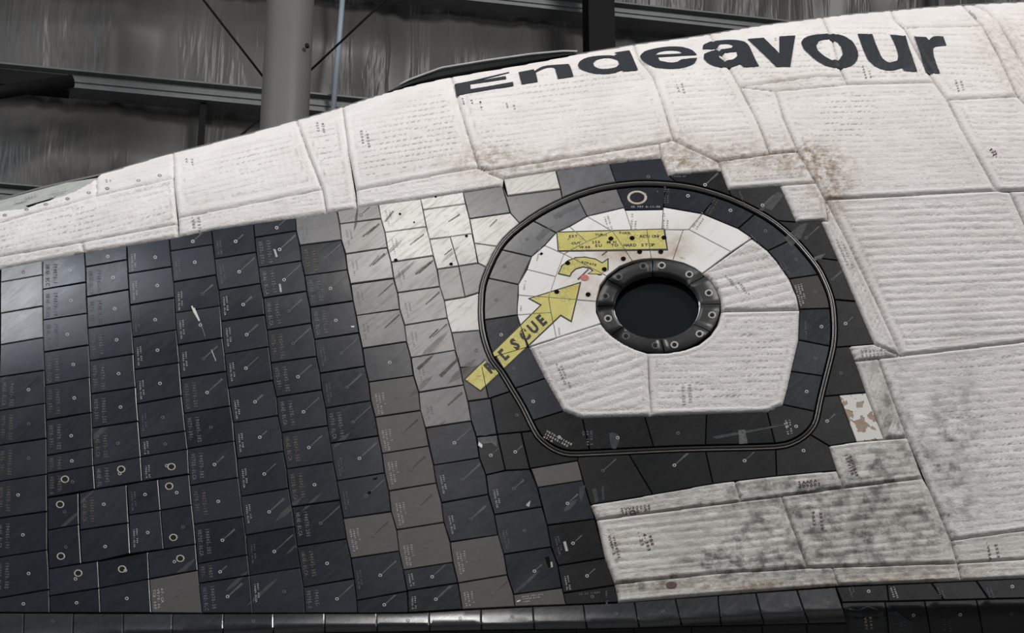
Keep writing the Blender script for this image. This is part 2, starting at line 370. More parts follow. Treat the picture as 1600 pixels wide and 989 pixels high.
def annulus(cx, cy, ro, ri, h0, h1, n=14, asp=0.9, lift=0.0):
    """a low moulded ring: outer foot, crest, inner foot"""
    a = np.linspace(0, 2*np.pi, n, endpoint=False); V = []; F = []
    for r, h in ((ro, h0), ((ro*0.6+ri*0.4), h1), (ri, h0)): V.append(SH(cx+r*np.cos(a), cy+r*asp*np.sin(a), h+lift))
    for k in range(2):
        for i in range(n): j = (i+1) % n; F.append((k*n+i, (k+1)*n+i, (k+1)*n+j, k*n+j))
    return np.vstack(V), F
# glyphs of the built-in font, made once
GL = {}; GOFF = 0.022
def glyph(ch):
    if (ch, GOFF) not in GL:
        cu = bpy.data.curves.new('g', 'FONT'); cu.body = ch; cu.resolution_u = 2; cu.fill_mode = 'FRONT'; cu.size = 1.0; cu.offset = GOFF
        o = bpy.data.objects.new('g', cu); COL.objects.link(o); dg = bpy.context.evaluated_depsgraph_get(); me = o.evaluated_get(dg).to_mesh()
        V = np.array([(v.co.x, v.co.y) for v in me.vertices]) if len(me.vertices) else np.zeros((0, 2)); F = [tuple(p.vertices) for p in me.polygons]
        o.evaluated_get(dg).to_mesh_clear(); bpy.data.objects.remove(o); bpy.data.curves.remove(cu); GL[(ch, GOFF)] = (V, F)
    return GL[(ch, GOFF)]
def text_geo(lines):
    """lines: (string, x, y, dx, dy unit reading direction in hull px, char height, advance) -> px verts, faces"""
    Vs, Fs, b = [], [], 0
    for (s, x, y, dx, dy, ch, adv) in lines:
        ux, uy = dy, -dx       # letter-up direction
        for k, c in enumerate(s):
            if c == ' ': continue
            V, F = glyph(c)
            if not len(V): continue
            wd = adv*0.9/0.62
            X = x+dx*(k*adv+V[:, 0]*wd)+ux*V[:, 1]*ch*1.38; Y = y+dy*(k*adv+V[:, 0]*wd)+uy*V[:, 1]*ch*1.38
            Vs.append(np.stack([X, Y], 1)); Fs += [tuple(b+i for i in f) for f in F]; b += len(V)
    return (np.vstack(Vs), Fs) if Vs else (None, None)
def text(name, lines, h, material, parent, hf=None, label=None, within=None):
    V, F = text_geo(lines)
    if V is None: return
    if within is not None:
        ok = inside(ccw(within), V); F = [f for f in F if all(ok[i] for i in f)]
        if not F: return
    hh = h+(hf(V) if hf else 0.0)
    return mk(name, SH(V[:, 0], V[:, 1], hh), F, material, parent, smooth=True, label=label)

# ------------------------------------------------------------------ setting: floor, wall, framing of the building
def box(name, c, sx, sy, sz, material, parent=None, rz=0, **kw):
    V = np.array([(x, y, z) for x in (-sx/2, sx/2) for y in (-sy/2, sy/2) for z in (-sz/2, sz/2)]); ca, sa = math.cos(rz), math.sin(rz)
    V = V@np.array([[ca, sa, 0], [-sa, ca, 0], [0, 0, 1]])+np.array(c)
    F = [(0, 1, 3, 2), (4, 6, 7, 5), (0, 4, 5, 1), (2, 3, 7, 6), (0, 2, 6, 4), (1, 5, 7, 3)]
    o = mk(name, V, F, material, parent, origin=(c[0], c[1], c[2]-sz/2) if parent is None else None)
    for k, v in kw.items(): o[k] = v
    return o
fl = box('floor', (0, 6, -0.1), 60, 44, 0.2, M['concrete'], kind='structure')
W0, WS = 12.3, 0.205                       # wall plane y = W0 + WS*x
def onwall(px, py, off=0.0):
    d = pxdir(px, py); t = (W0-off)/(d[1]-WS*d[0]); return CAM+d*t
WA = math.atan(WS); wd = np.array([math.cos(WA), math.sin(WA), 0]); wn = np.array([math.sin(WA), -math.cos(WA), 0])
def wall_grid():
    V, F = [], []; us = np.linspace(-12, 12, 301); zs = np.linspace(0, 13, 118); gz = [girtz[0], girtz[1], girtz[2]]
    ph = np.cumsum(rng.normal(0, 0.55, len(us)))
    for z in zs:
        # the sheet pillows between girts and puckers near them
        dz = min(abs(z-g) for g in gz); pk = math.exp(-dz/0.45)
        for i, u in enumerate(us):
            bul = 0.10*math.sin(math.pi*((u+0.7) % 1.5)/1.5)*min(1, dz/0.5)+0.06*min(1, dz/1.0)
            wr = 0.022*pk*math.sin(u*34+ph[i])+0.012*math.sin(u*11+z*0.6+ph[i]*0.4)
            p = np.array([0, W0, 0])+wd*u+wn*(bul+wr); V.append((p[0], p[1], z))
    n = len(us)
    for j in range(len(zs)-1):
        for i in range(n-1): F.append((j*n+i, j*n+i+1, (j+1)*n+i+1, (j+1)*n+i))
    return np.array(V), F
girtz = [onwall(200, 142)[2], onwall(780, 14)[2], onwall(30, 300)[2]-0.25]
V, F = wall_grid(); wb = mk('wall_back', V, F, M['wall'], origin=(0, W0, 0), smooth=True); wb['kind'] = 'structure'
def beam(name, a, b, prof, material, **kw):
    """sweep a closed 2D profile (out of wall, up) from a to b"""
    a, b = np.array(a, float), np.array(b, float); d = (b-a)/np.linalg.norm(b-a); up = np.array([0, 0, 1.0])
    if abs(d[2]) > 0.9: up = wd.copy()
    out = np.cross(d, up); out /= np.linalg.norm(out)
    if out@wn < 0: out = -out
    up2 = np.cross(out, d); up2 *= 1 if up2@up > 0 else -1
    V = [p+out*x+up2*y for p in (a, b) for x, y in prof]; n = len(prof)
    F = [(i, (i+1) % n, n+(i+1) % n, n+i) for i in range(n)]+[tuple(range(n-1, -1, -1)), tuple(range(n, 2*n))]
    o = mk(name, V, F, material, origin=np.minimum(a, b))
    for k, v in kw.items(): o[k] = v
    return o
def zprof(w, h, t=0.012, lip=0.03):
    return [(0, 0), (w, 0), (w, .12*h), (w-.02, .16*h), (w-.02, .34*h), (w-.008, .38*h), (w-.008, .46*h), (w-.03, .5*h), (w-.03, .86*h), (w+.02, .9*h), (w+.02, h), (0, h)]
def girt(pa, pb, hpx, label):
    A, B = onwall(*pa, 0.16), onwall(*pb, 0.16); z = (A[2]+B[2])/2; hz = hpx/FPX*13.0
    a = np.array([0, W0, 0])-wd*11+wn*0.10; b = np.array([0, W0, 0])+wd*11+wn*0.10; a[2] = b[2] = z
    return beam('wall_girt', a, b, zprof(0.16, hz), M['galv'], label=label, category='beam', group='galvanised wall girts')
girt((5, 136), (408, 177), 30, 'galvanised steel girt crossing the wall behind the grey column')
girt((660, 8), (1100, 48), 26, 'upper galvanised steel girt meeting the dark steel post above the lettering')
girt((5, 322), (150, 330), 24, 'dark lower girt just visible above the left end of the spaceplane')
# round grey column
def tube(name, a, b, r, material, n=40, rings=2, caps=True, origin=None, parent=None, **kw):
    a, b = np.array(a, float), np.array(b, float); d = (b-a)/np.linalg.norm(b-a); x = np.cross(d, [0.3, 0.9, 0.2]); x /= np.linalg.norm(x); y = np.cross(d, x)
    an = np.linspace(0, 2*np.pi, n, endpoint=False); V = []
    for k in range(rings): V += [a+(b-a)*k/(rings-1)+r*(math.cos(t)*x+math.sin(t)*y) for t in an]
    F = [(k*n+i, k*n+(i+1) % n, (k+1)*n+(i+1) % n, (k+1)*n+i) for k in range(rings-1) for i in range(n)]; ns = len(F)
    if caps: F += [tuple(range(n-1, -1, -1)), tuple((rings-1)*n+i for i in range(n))]
    o = mk(name, V, F, material, parent, origin=a if origin is None else origin, smooth=[True]*ns)
    for k, v in kw.items(): o[k] = v
    return o
cy = 9.6; c1 = Pt(np.array(449.0), np.array(100.0), cy)
colm = bpy.data.objects.new('steel_column', None); COL.objects.link(colm); colm.location = (c1[0], cy, 0)
tagp(colm, 'round pale grey steel column standing behind the spaceplane', 'column')
rcol = 38.5/FPX*(cy/0.905)
tube('shaft', (c1[0], cy, 0), (c1[0], cy, 12), rcol, M['steelgrey'], 56, origin=(c1[0], cy, 0), parent=colm)
tube('base_plate', (c1[0], cy, 0), (c1[0], cy, 0.03), rcol*1.7, M['darksteel'], 32, origin=(c1[0], cy, 0), parent=colm)
for bx_, by_ in ((480, 73),):
    q = Pt(np.array(float(bx_)), np.array(float(by_)), cy-rcol*0.75); tube('bolt_boss', q, q+np.array([0, -0.02, 0]), 0.012, M['darksteel'], 12, origin=(c1[0], cy, 0), parent=colm)
# dark steel post on the right: an H section
pa, pb = onwall(944, 0, 0.75), onwall(936, 72, 0.75); zt = 12.5; dirp = (pa-pb)/(pa[2]-pb[2]); x0, x1 = pb-dirp*pb[2], pb+dirp*(zt-pb[2])
dirp = np.array([0, 0, 1.0]); x0 = np.array([pb[0], pb[1], 0]); x1 = np.array([pb[0], pb[1], zt]); pw = 43/FPX*13
t = 0.02
hp = [(-pw/2, -pw/2), (-pw/2, pw/2), (-pw/2+t, pw/2), (-pw/2+t, t/2), (pw/2-t, t/2), (pw/2-t, pw/2), (pw/2, pw/2), (pw/2, -pw/2), (pw/2-t, -pw/2), (pw/2-t, -t/2), (-pw/2+t, -t/2), (-pw/2+t, -pw/2)]
beam('steel_post', x0, x1, hp, M['darksteel'], label='dark steel H-section post rising behind the painted name', category='post')
def onw(px, py, off): return onwall(px, py, off)
for (q1, q2, off, lab) in (((318, 0), (409, 117), 1.2, 'thin dark diagonal rod left of the grey column, top end'), ((602, 0), (485, 110), 1.2, 'thin dark diagonal rod right of the grey column'), ((409, 182), (376, 212), 1.2, 'thin dark rod below the girt, running down left from the grey column')):
    a, b = onw(*q1, off), onw(*q2, off); e = a+(a-b)*0.7; f = b+(b-a)*0.12 if q2[0] > 400 else b+(b-a)*1.5
    if q1 == (409, 182): e = a+(a-b)*0.3
    tube('brace_rod', e, f, 0.0075, M['darksteel'], 10, label=lab, category='rod', group='diagonal bracing rods')
a, b = onw(535, 0, 0.35), onw(521, 167, 0.35); tube('drain_pipe', b+(b-a)*0.05, a+(a-b)*0.6, 0.019, M['pipe'], 16, label='slim pale blue pipe running up the wall right of the grey column', category='pipe')
a, b = onw(311, 160, 0.16), onw(308, 228, 0.16); a[0:2] = b[0:2]; beam('wall_stud', b-np.array([0, 0, 1.2]), a, [(0, 0), (0, .045), (.06, .045), (.06, 0)], M['darksteel'], label='thin dark vertical stud below the girt', category='stud')
a, b = onw(1465, 0, 0.3), onw(1462, 14, 0.3); a[0:2] = b[0:2]; a[2] += 1; beam('wall_stud', b-np.array([0, 0, 2]), a, [(0, 0), (0, .05), (.06, .05), (.06, 0)], M['galv'], label='short galvanised stud above the right end of the spaceplane', category='stud')
a, b = onw(-40, 150, 0.9), onw(112, 127, 0.7); tube('roof_strut', a+(a-b)*0.8, b, 0.045, M['darksteel'], 18, label='dark round strut ending on the girt at the far left', category='strut')
a, b = onw(-30, 122, 0.5), onw(110, 131, 0.5); b[2] = a[2]; beam('girt_bracket', a-np.array([0, 0, 0.03]), b-np.array([0, 0, 0.03]), [(0, -.06), (0, .05), (.12, .05), (.12, -.06)], M['darksteel'], label='dark steel bracket bar above the strut at the far left', category='bracket')

# ------------------------------------------------------------------ hull skin under the tiles, far side
PC = (1026.0, 477.0)
def skin():
    xs = np.arange(-265, 2196, 10.0); rows = []
    ss = list(RR*(1-np.cos(np.linspace(0, np.pi/2*0.9, 26)))); sm = ss[-1]; V = []; nx = len(xs); top = sil(xs)
    for s in ss: V.append(SH(xs, top+np.maximum(s, 0.3), -0.014 if s > 3 else -0.012))
    ybase = top+sm; rest = 66
    for k in range(1, rest+1): V.append(SH(xs, ybase+(1035-ybase)*k/rest, -0.014))
    cen = [np.stack([xs, top+s], 1) for s in ss]+[np.stack([xs, ybase+(1035-ybase)*k/rest], 1) for k in range(1, rest+1)]
    F = []; R = len(V)
    for j in range(R-1):
        for i in range(nx-1):
            c = (cen[j][i]+cen[j+1][i+1])/2
            if ((c[0]-PC[0])/84)**2+((c[1]-PC[1])/62)**2 < 1: continue
            F.append((j*nx+i, j*nx+i+1, (j+1)*nx+i+1, (j+1)*nx+i))
    return np.vstack(V), F, V[0], V[-1], xs
V, F, toprow, botrow, xs_ = skin(); mk('hull_skin', V, F, M['filler'], ship, smooth=True)
def farside():
    xs = np.arange(-265, 2196, 25.0); top = sil(xs); rows = [SH(xs, top+0.3, -0.006)]
    for s in list(RR*(1-np.cos(np.linspace(0.02, np.pi/2, 24)))):
        u = (RR-s)/RR; Yb = 5.2+0.62*(np.clip((1150-xs)/1150, 0, 2))**2+(500-top)*0.00188*0.24+BB*(1+math.sqrt(max(1-u*u, 0))*2.2)-0.012
        rows.append(Pt(xs, top+s, Yb))
    last = rows[-1]
    for k in range(1, 8): q = last.copy(); q[:, 2] -= 0.16*k; q[:, 1] += 0.02*k; rows.append(q)
    bot = SH(xs, np.full(len(xs), 1035.0), -0.014); rows.append((rows[-1]+bot)/2+np.array([0, 0, -0.15])); rows.append(bot)
    n = len(xs); F = [(j*n+i, (j+1)*n+i, (j+1)*n+i+1, j*n+i+1) for j in range(len(rows)-1) for i in range(n-1)]
    return np.vstack(rows), F
V, F = farside(); mk('far_side_skin', V, F, M['steelgrey'], ship, smooth=True)
# ------------------------------------------------------------------ tile field: column lines and joints (hull coordinates)
BL = [
 [(1,420),(0,540),(-2,640),(-6,760),(-10,960)],
 [(66,407),(66.5,450),(67,500),(68,541),(70,601),(71.5,655),(72.5,700),(73,740),(73.5,800),(74,859),(76,889),(77.5,957)],
 [(132,394),(133.5,416),(135,463),(136.5,512),(139.5,563),(141.6,615),(144,669),(145,700),(146,728),(148.7,764)],
 [(198,383.5),(200,428),(203,477),(206,520),(210,577),(214,630),(218,684),(220,714),(222.5,752)],
 [(264,372),(267,405),(271,442),(273,488),(275.5,515),(280,567),(284,618),(290,673),(293.3,701),(295.5,741),(297,760),(299.5,789),(303,820),(306,850),(310,905),(316,958)],
 [(330,358.5),(335.4,405),(337.4,429.5),(341.5,453.7),(345,495),(347.5,527.4),(350.6,552.7),(353.6,580),(356.6,606),(359.7,633.6),(363.7,660),(366.3,689),(369.8,716.4),(372.4,745.7),(375.9,776),(379.9,806.4),(384,835.7),(386.5,867),(390,900),(395,958)],
 [(396,349),(400,394),(404,419),(406.5,442.6),(411,466),(413.5,492),(417.3,516),(420,541.6),(426,593),(431.5,619.5),(434,648.8),(439.6,675),(442.6,704.7),(447.7,733),(450.7,763),(455.7,792),(459.8,822.6),(464,854),(469,887),(474,918),(477,958)],
 [(461,340),(463,360.7),(468,383),(471,408),(476,430.5),(479,455.7),(484,480),(486,505),(491,529.4),(494.2,556.7),(499.5,583),(502.3,609),(508.3,637.7),(511.4,665),(516,692),(520.5,721.5),(526,750.8),(531,781),(536,809.5),(541,841.8),(547.8,872),(553,904),(557,938),(558,958)],
 [(526.5,330),(530.6,349.6),(533.6,374.8),(540,397),(542.7,421.4),(547.8,443.6),(551.8,470),(556.5,493),(561,520),(566,544),(570,572),(576,597),(579.5,625.5),(586,652),(591,680),(596.5,708),(601,738.7),(607.5,767),(611,799),(619.4,827.5),(623,861),(630,890),(636.4,922.5),(638,957)],
 [(591,319),(595.3,341.5),(601.5,362.9),(605,387),(611,409.5),(614.7,434.6),(621,457),(624.5,483),(632,508.4),(635.2,533.7),(642,559),(646,586.3),(654,612.6),(657,641),(664.5,668),(670,696.6),(677,726),(681.4,754.3),(689.5,785.6),(693,815.6),(703,846.8),(707.5,878),(715.3,910.5),(722.4,951.8)],
 [(656.6,310.3),(660.7,327.5),(665.7,353.8),(670.9,374),(676.9,399.3),(683,420.8),(687,447.5),(694,469.5),(698.6,496.5),(705.6,519.8),(711,546.9),(718.8,574.2),(724.2,601.5),(731,626.9),(736,657.1),(744.5,682.5),(749,714.8),(759.1,742),(762.8,772.7),(772.3,803.9),(778,835.5),(787,865.9),(792.2,898.3),(802.3,928.8),(804.3,947.8)],
]
def X(b, y): P = BL[b]; return float(np.interp(y, [p[1] for p in P], [p[0] for p in P]))
JT = [
 [(419,407),(441,429.5),(489.5,478),(538.5,527),(589,578),(641.5,630),(696,684.5),(753,741),(810.5,799),(872,859),(936,921),(957,957)],
 [(407,394),(452,440.5),(500,489.5),(550,538.7),(601.5,589.5),(656,644),(711.7,698.8),(739.5,727.3),(777,764)],
 [(394,383.5),(416.7,405.5),(463.5,452),(512.5,501.5),(563.5,553),(615.8,604.8),(669,658),(727.5,714),(764,752)],
 [(383.5,372),(427.5,416.5),(476.5,465),(526.5,515),(577.5,566.5),(631,618.4),(684.7,673),(714,701.5),(752,740.5)],
 [(372,358.5),(392,382),(440.5,429.5),(489,478),(539,528),(591,580),(645.5,634),(701,689),(758.5,746),(819,807),(881,867),(911.5,899),(958,958)],
 [(358.5,349),(404.7,394),(453.5,443),(502,491.5),(553,541.5),(605.7,594),(660,649),(716.4,704.7),(775.5,763),(836,822.6),(899.3,887),(958,958)],
 [(349,340),(371,360.5),(418,407.5),(466,455.3),(516,505),(567.3,556.9),(620,609.2),(675.5,665),(732.5,721.5),(792,781),(854,841.8),(917.8,904),(958,958)],
 [(340,330),(383.3,374.8),(430.5,421.4),(480,470),(530,519.8),(583,572),(637.7,625.8),(692.5,680.7),(751,738.6),(810,799),(872,861),(938,923.5),(958,957)],
 [(330,319),(350,341.5),(397,387),(443.8,434.6),(493,483),(544,533.7),(597,586.6),(652,641),(708.5,696.6),(767,754.5),(827.5,816),(890.5,878.5),(922.7,910.8),(957,952)],
 [(319,310.3),(362.9,353.9),(409.5,399.3),(457.2,447.6),(508.3,496.6),(559,546.9),(613,601.5),(668.3,657.3),(726.8,714.9),(785.6,772.6),(847,835.6),(911,898.3),(952,948)],
]
GREY = {(8,6),(8,7),(8,8),(8,9),(8,10),(7,9),(9,10),(9,11)}
tiles = []
def tname(pcol): return 'tile'
def tile(poly, m, st, label=None, lift=None, seed=True, parent=None, name='tile', clipto=None, gap=0.55, bev=0.8):
    l = random.uniform(-0.0010, 0.0010) if lift is None else lift
    jit = [(x+random.uniform(-.35, .35), y+random.uniform(-.3, .3)) for x, y in poly] if seed else poly
    o = piece(name, jit, M[m], parent or ship, l, label=label, gap=gap, bev=bev)
    tiles.append((np.array(poly, float), l, o, m, st)); return o
for c, J in enumerate(JT):
    for r in range(len(J)-1):
        (a0, b0), (a1, b1) = J[r], J[r+1]
        L = [(X(c, a0), a0)]+[p for p in BL[c] if a0+6 < p[1] < a1-6]+[(X(c, a1), a1)]
        Rr = [(X(c+1, b0), b0)]+[p for p in BL[c+1] if b0+6 < p[1] < b1-6]+[(X(c+1, b1), b1)]
        if c == 2 and r == 7: L[0] = (146, 727.5)
        st = 'big' if c in (0, 1, 2) or (c == 3 and r > 7) or (c == 4 and r > 4) or c == 6 else 'small'
        if c == 7: st = 'big' if r in (1, 2, 3, 6) else 'small'
        m = 'black'; lab = None
        if (c, r) in GREY: m, lab, st = 'grey', 'matte brown-grey replacement tile with pale part number', 'bright'
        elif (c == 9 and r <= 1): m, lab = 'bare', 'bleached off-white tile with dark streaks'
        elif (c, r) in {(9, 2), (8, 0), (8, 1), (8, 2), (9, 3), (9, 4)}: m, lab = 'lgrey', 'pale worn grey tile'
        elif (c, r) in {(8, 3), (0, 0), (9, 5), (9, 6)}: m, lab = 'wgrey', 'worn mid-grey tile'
        elif (c, r) in {(7, 0), (8, 4), (0, 1), (0, 2)}: m = 'wgrey'  # black tiles lightened in colour where the glare fades out
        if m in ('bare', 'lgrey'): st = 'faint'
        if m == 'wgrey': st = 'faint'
        if c == 0 and r < 4: st = 'none' if r < 3 else 'ring'
        if J[r+1][0]-J[r][0] < 26: st = 'ring'
        tile(L+Rr[::-1], m, st, lab)
T = tile
# three more columns of tiles towards the nose, outside the frame
for c in range(3):
    xr = -66.0*c; xl = xr-66.0; tl = lambda x: 420+(-x)*0.19
    y = 0
    for r in range(11):
        off = 18*(c % 2)
        y0r = tl(xr) if r == 0 else tl(xr)+off+r*50; y0l = tl(xl) if r == 0 else tl(xl)+off+r*50
        y1r = 957 if r == 10 else min(957, tl(xr)+off+(r+1)*50); y1l = 957 if r == 10 else min(957, tl(xl)+off+(r+1)*50)
        if y1l-y0l < 8 or y1r-y0r < 8: continue
        T([(xl-1, y0l), (xr-1-(2 if c == 0 else 0), y0r), (xr-1-(6 if c == 0 else 0), y1r), (xl-1, y1l)], 'black', 'ring')
# small tiles around access points in the lower left
T([(73.8,778),(122.4,770),(123.4,819.6),(73.8,828.7)], 'black', 'plug'); T([(73.8,828.7),(123.4,819.6),(127,880),(76,889)], 'black', 'plug')
T([(123.6,769.6),(148.7,764),(197.5,756.9),(200.5,816.5),(124.4,828)], 'black', 'big'); T([(124.4,828.3),(200.5,816.8),(203,865),(153,876.6),(127,880)], 'black', 'ring')
T([(198,757),(222,752),(247,749),(250.8,797.4),(201,804.6)], 'black', 'small'); T([(201,804.6),(250.8,797.4),(255.9,858),(203.3,865)], 'black', 'small')
T([(247,749),(295.5,741),(299.5,789),(250.8,797.4)], 'black', 'plug'); T([(250.8,797.4),(299.5,789),(303,820),(306,850),(255.9,858)], 'black', 'plug')
T([(76,889),(153,876.8),(155,919),(77,931)], 'black', 'plug'); T([(153,876.8),(231,862.5),(233,904.5),(155,919)], 'black', 'plug'); T([(231,862.5),(306,850),(309,891),(233,904.5)], 'black', 'plug')
T([(77,931),(155,919),(157,957),(77.6,957)], 'black', 'ring'); T([(155,919),(233,904.5),(236,957),(157,957)], 'black', 'ring')
T([(233,904.5),(309,891),(315.5,958),(236,957)], 'grey', 'warm', 'brownish grey tile with tan part number')
# seal contour of the hatch (outer) and ring inner contour
SEAL = [(752,470),(752,500),(757,530),(768,560),(784,581),(801,609),(816.4,634.6),(828.5,659),(840.7,681),(856.9,695.5),(873,704.4),(891,708.4),(921.6,707.8),(982.3,704.9),(1063,701.2),(1140.7,699.3),(1211.5,697.2),(1237.8,691.5),(1256,681),(1268,669),(1275.2,654.8),(1280.2,630.6),(1286.3,604.3),(1294.4,572),(1301.5,541.6),(1303.5,513.3),(1301.5,481),(1296.4,458.7),(1287,436),(1276.7,417),(1258.5,393.7),(1238.2,371.5),(1212,349),(1181.6,330),(1141,310.8),(1100.7,297.6),(1070,291),(1040,287.8),(1010,286.6),(982.3,287.7),(941.8,293.2),(901.4,305),(861,323),(830.6,341),(800,364.5),(780,387.5),(764,419),(754.5,446)]
SEAL = np.array(SEAL)
SEALd = np.array([(p0*(-t**3+2*t**2-t)+p1*(3*t**3-5*t**2+2)+p2*(-3*t**3+4*t**2+t)+p3*(t**3-t**2))/2 for p0, p1, p2, p3 in zip(np.roll(SEAL,1,0), SEAL, np.roll(SEAL,-1,0), np.roll(SEAL,-2,0)) for t in (0, .5)])
SO = inset(ccw(SEALd), -5.0); SI = inset(ccw(SEALd), 5.0)       # outside / inside edge of the groove
def arc(C, a, b):
    """points along closed contour C from nearest a to nearest b, the short way"""
    i = int(np.argmin(np.linalg.norm(C-np.array(a), axis=1))); j = int(np.argmin(np.linalg.norm(C-np.array(b), axis=1))); n = len(C)
    f = [(i+k) % n for k in range((j-i) % n+1)]; g = [(i-k) % n for k in range((i-j) % n+1)]
    return [tuple(C[k]) for k in (f if len(f) < len(g) else g)]
def TA(pre, a, b, post=(), m='black', st='ring', label=None, C=None):
    return tile(list(pre)+arc(SO if C is None else C, a, b)+list(post), m, st, label, seed=False)
# left of the hatch, top
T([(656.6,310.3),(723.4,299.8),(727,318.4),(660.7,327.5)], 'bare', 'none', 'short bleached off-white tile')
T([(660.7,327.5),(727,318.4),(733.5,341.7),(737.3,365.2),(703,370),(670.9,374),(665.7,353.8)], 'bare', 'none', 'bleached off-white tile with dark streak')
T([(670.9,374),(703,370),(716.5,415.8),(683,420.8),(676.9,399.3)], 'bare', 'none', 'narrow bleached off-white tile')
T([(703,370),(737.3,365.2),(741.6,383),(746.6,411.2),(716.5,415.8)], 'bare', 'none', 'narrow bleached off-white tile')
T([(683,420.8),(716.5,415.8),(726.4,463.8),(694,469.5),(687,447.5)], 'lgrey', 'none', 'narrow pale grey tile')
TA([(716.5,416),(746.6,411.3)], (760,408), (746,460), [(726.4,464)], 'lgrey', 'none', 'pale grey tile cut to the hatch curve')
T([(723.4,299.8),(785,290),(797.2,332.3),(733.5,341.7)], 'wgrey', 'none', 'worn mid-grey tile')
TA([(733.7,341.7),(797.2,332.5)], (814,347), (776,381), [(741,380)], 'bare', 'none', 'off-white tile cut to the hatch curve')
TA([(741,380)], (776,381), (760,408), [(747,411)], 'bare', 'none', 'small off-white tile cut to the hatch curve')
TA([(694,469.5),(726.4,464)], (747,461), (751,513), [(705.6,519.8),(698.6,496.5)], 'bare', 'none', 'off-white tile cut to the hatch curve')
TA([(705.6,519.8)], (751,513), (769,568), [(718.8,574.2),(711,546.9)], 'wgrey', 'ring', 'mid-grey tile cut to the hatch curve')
T([(718.8,574.2),(752,569.3),(763,622.7),(731,626.9),(724.2,601.5)], 'grey', 'none')
TA([(752,569.3)], (770,567), (799,618), [(763,622.7)], 'black', 'none')
T([(731,626.9),(766.5,622),(777,678.5),(744.5,682.5),(736,657)], 'black', 'none')
TA([(766.5,622)], (799,618), (826,669), [(814,675),(777,678.5)], 'deep', 'ring')
T([(744.5,682.5),(777,678.5),(789.5,735),(759.1,742),(749,714.8)], 'deep', 'ring'); T([(777,678.5),(814,675),(828,733),(789.5,735)], 'deep', 'ring')
TA([(814,675)], (827,671), (902,713), [(902.4,719.6),(829.6,731.5),(828,733)], 'deep', 'none')
B2 = [(828,733),(840,762),(847,791.5),(855,820.5),(861,854),(872,884),(880,926),(884,944.7)]; B3 = [(902.4,719.6),(911,750.6),(929,810.8),(945,872),(960,914.5),(966,940.8)]
T([(759.1,742),(789.5,735),(828,733),(840,762),(847,791.5),(772.3,803.9),(762.8,772.7)], 'black', 'small')
T([(772.3,803.9),(847,791.5),(855,820.5),(861,854),(787,865.9),(778,835.5)], 'black', 'small'); T([(787,865.9),(861,854),(872,884),(878,918.5),(802.3,928.8),(792.2,898.3)], 'black', 'ring')
T([(802.3,928.8),(878,918.5),(884,944.7),(804.3,947.8)], 'grey', 'none', 'narrow brown-grey tile by the lower edge')
T([(829.6,731.5),(902.4,719.8),(911,750.6),(840,762)], 'grey', 'none'); T([(840,762),(911,750.6),(929,810.8),(855,820.8)], 'black', 'ring')
T([(855,820.8),(929,810.8),(945,872),(872,884),(861,854)], 'deep', 'small'); T([(872,884),(945,872),(960,914.5),(880,926.5)], 'deep', 'small'); T([(880,926.5),(960,914.5),(966,940.8),(884,944.7)], 'deep', 'ring')
# below and right of the hatch
TA([], (902,713), (1000.5,709), [(1020,772.5),(922.5,788.5),(911,750.6),(902.4,719.6)], 'deep', 'ring')
TA([], (1000.5,709), (1100,706), [(1114,755.5),(1020,772.5)], 'deep', 'ring'); TA([], (1100,706), (1200,703), [(1213.5,743.5),(1114,755.5)], 'deep', 'ring')
TA([], (1200,703), (1266,680), [(1295.4,696.3),(1307.5,735),(1213.5,743.5)], 'deep', 'ring')
TA([(1310.6,617),(1338,690.2),(1295.4,696.3)], (1266,680), (1286,619), [], 'deep', 'ring')
TA([(1326.8,541),(1336,564),(1353,613.2),(1310.6,617)], (1288,618), (1305,543), [], 'deep', 'ring')
TA([(1337,470.8),(1366.2,537.5)], (1306,543), (1303,474), [], 'deep', 'ring'); TA([(1310,407),(1337,470.8)], (1303,474), (1274,410), [], 'deep', 'ring')
TA([(1244.3,347),(1282.7,344),(1310,407)], (1274,410), (1217,349), [], 'deep', 'ring', 'dark tile with pale smears beside the hatch seal'); TA([(1138,295.6),(1219,290),(1244.3,347)], (1217,349), (1145,308), [], 'deep', 'ring')
TA([(1044,273.4),(1127,266.7),(1138,295.6)], (1145,308), (1049,283.5), [], 'deep', 'ring'); TA([(952,255),(1032.8,246.5),(1044,273.4)], (1049,283), (962,285), [], 'black', 'ring')
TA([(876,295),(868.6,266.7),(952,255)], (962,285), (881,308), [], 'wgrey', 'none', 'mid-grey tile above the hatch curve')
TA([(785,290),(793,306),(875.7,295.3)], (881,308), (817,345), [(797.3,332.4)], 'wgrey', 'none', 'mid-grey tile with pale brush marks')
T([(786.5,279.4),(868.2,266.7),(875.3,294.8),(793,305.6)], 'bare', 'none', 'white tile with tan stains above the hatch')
T([(1310.6,617),(1353,613.2),(1381.4,686),(1338,690.2)], 'broken', 'none', 'crazed white tile with brown patches showing')
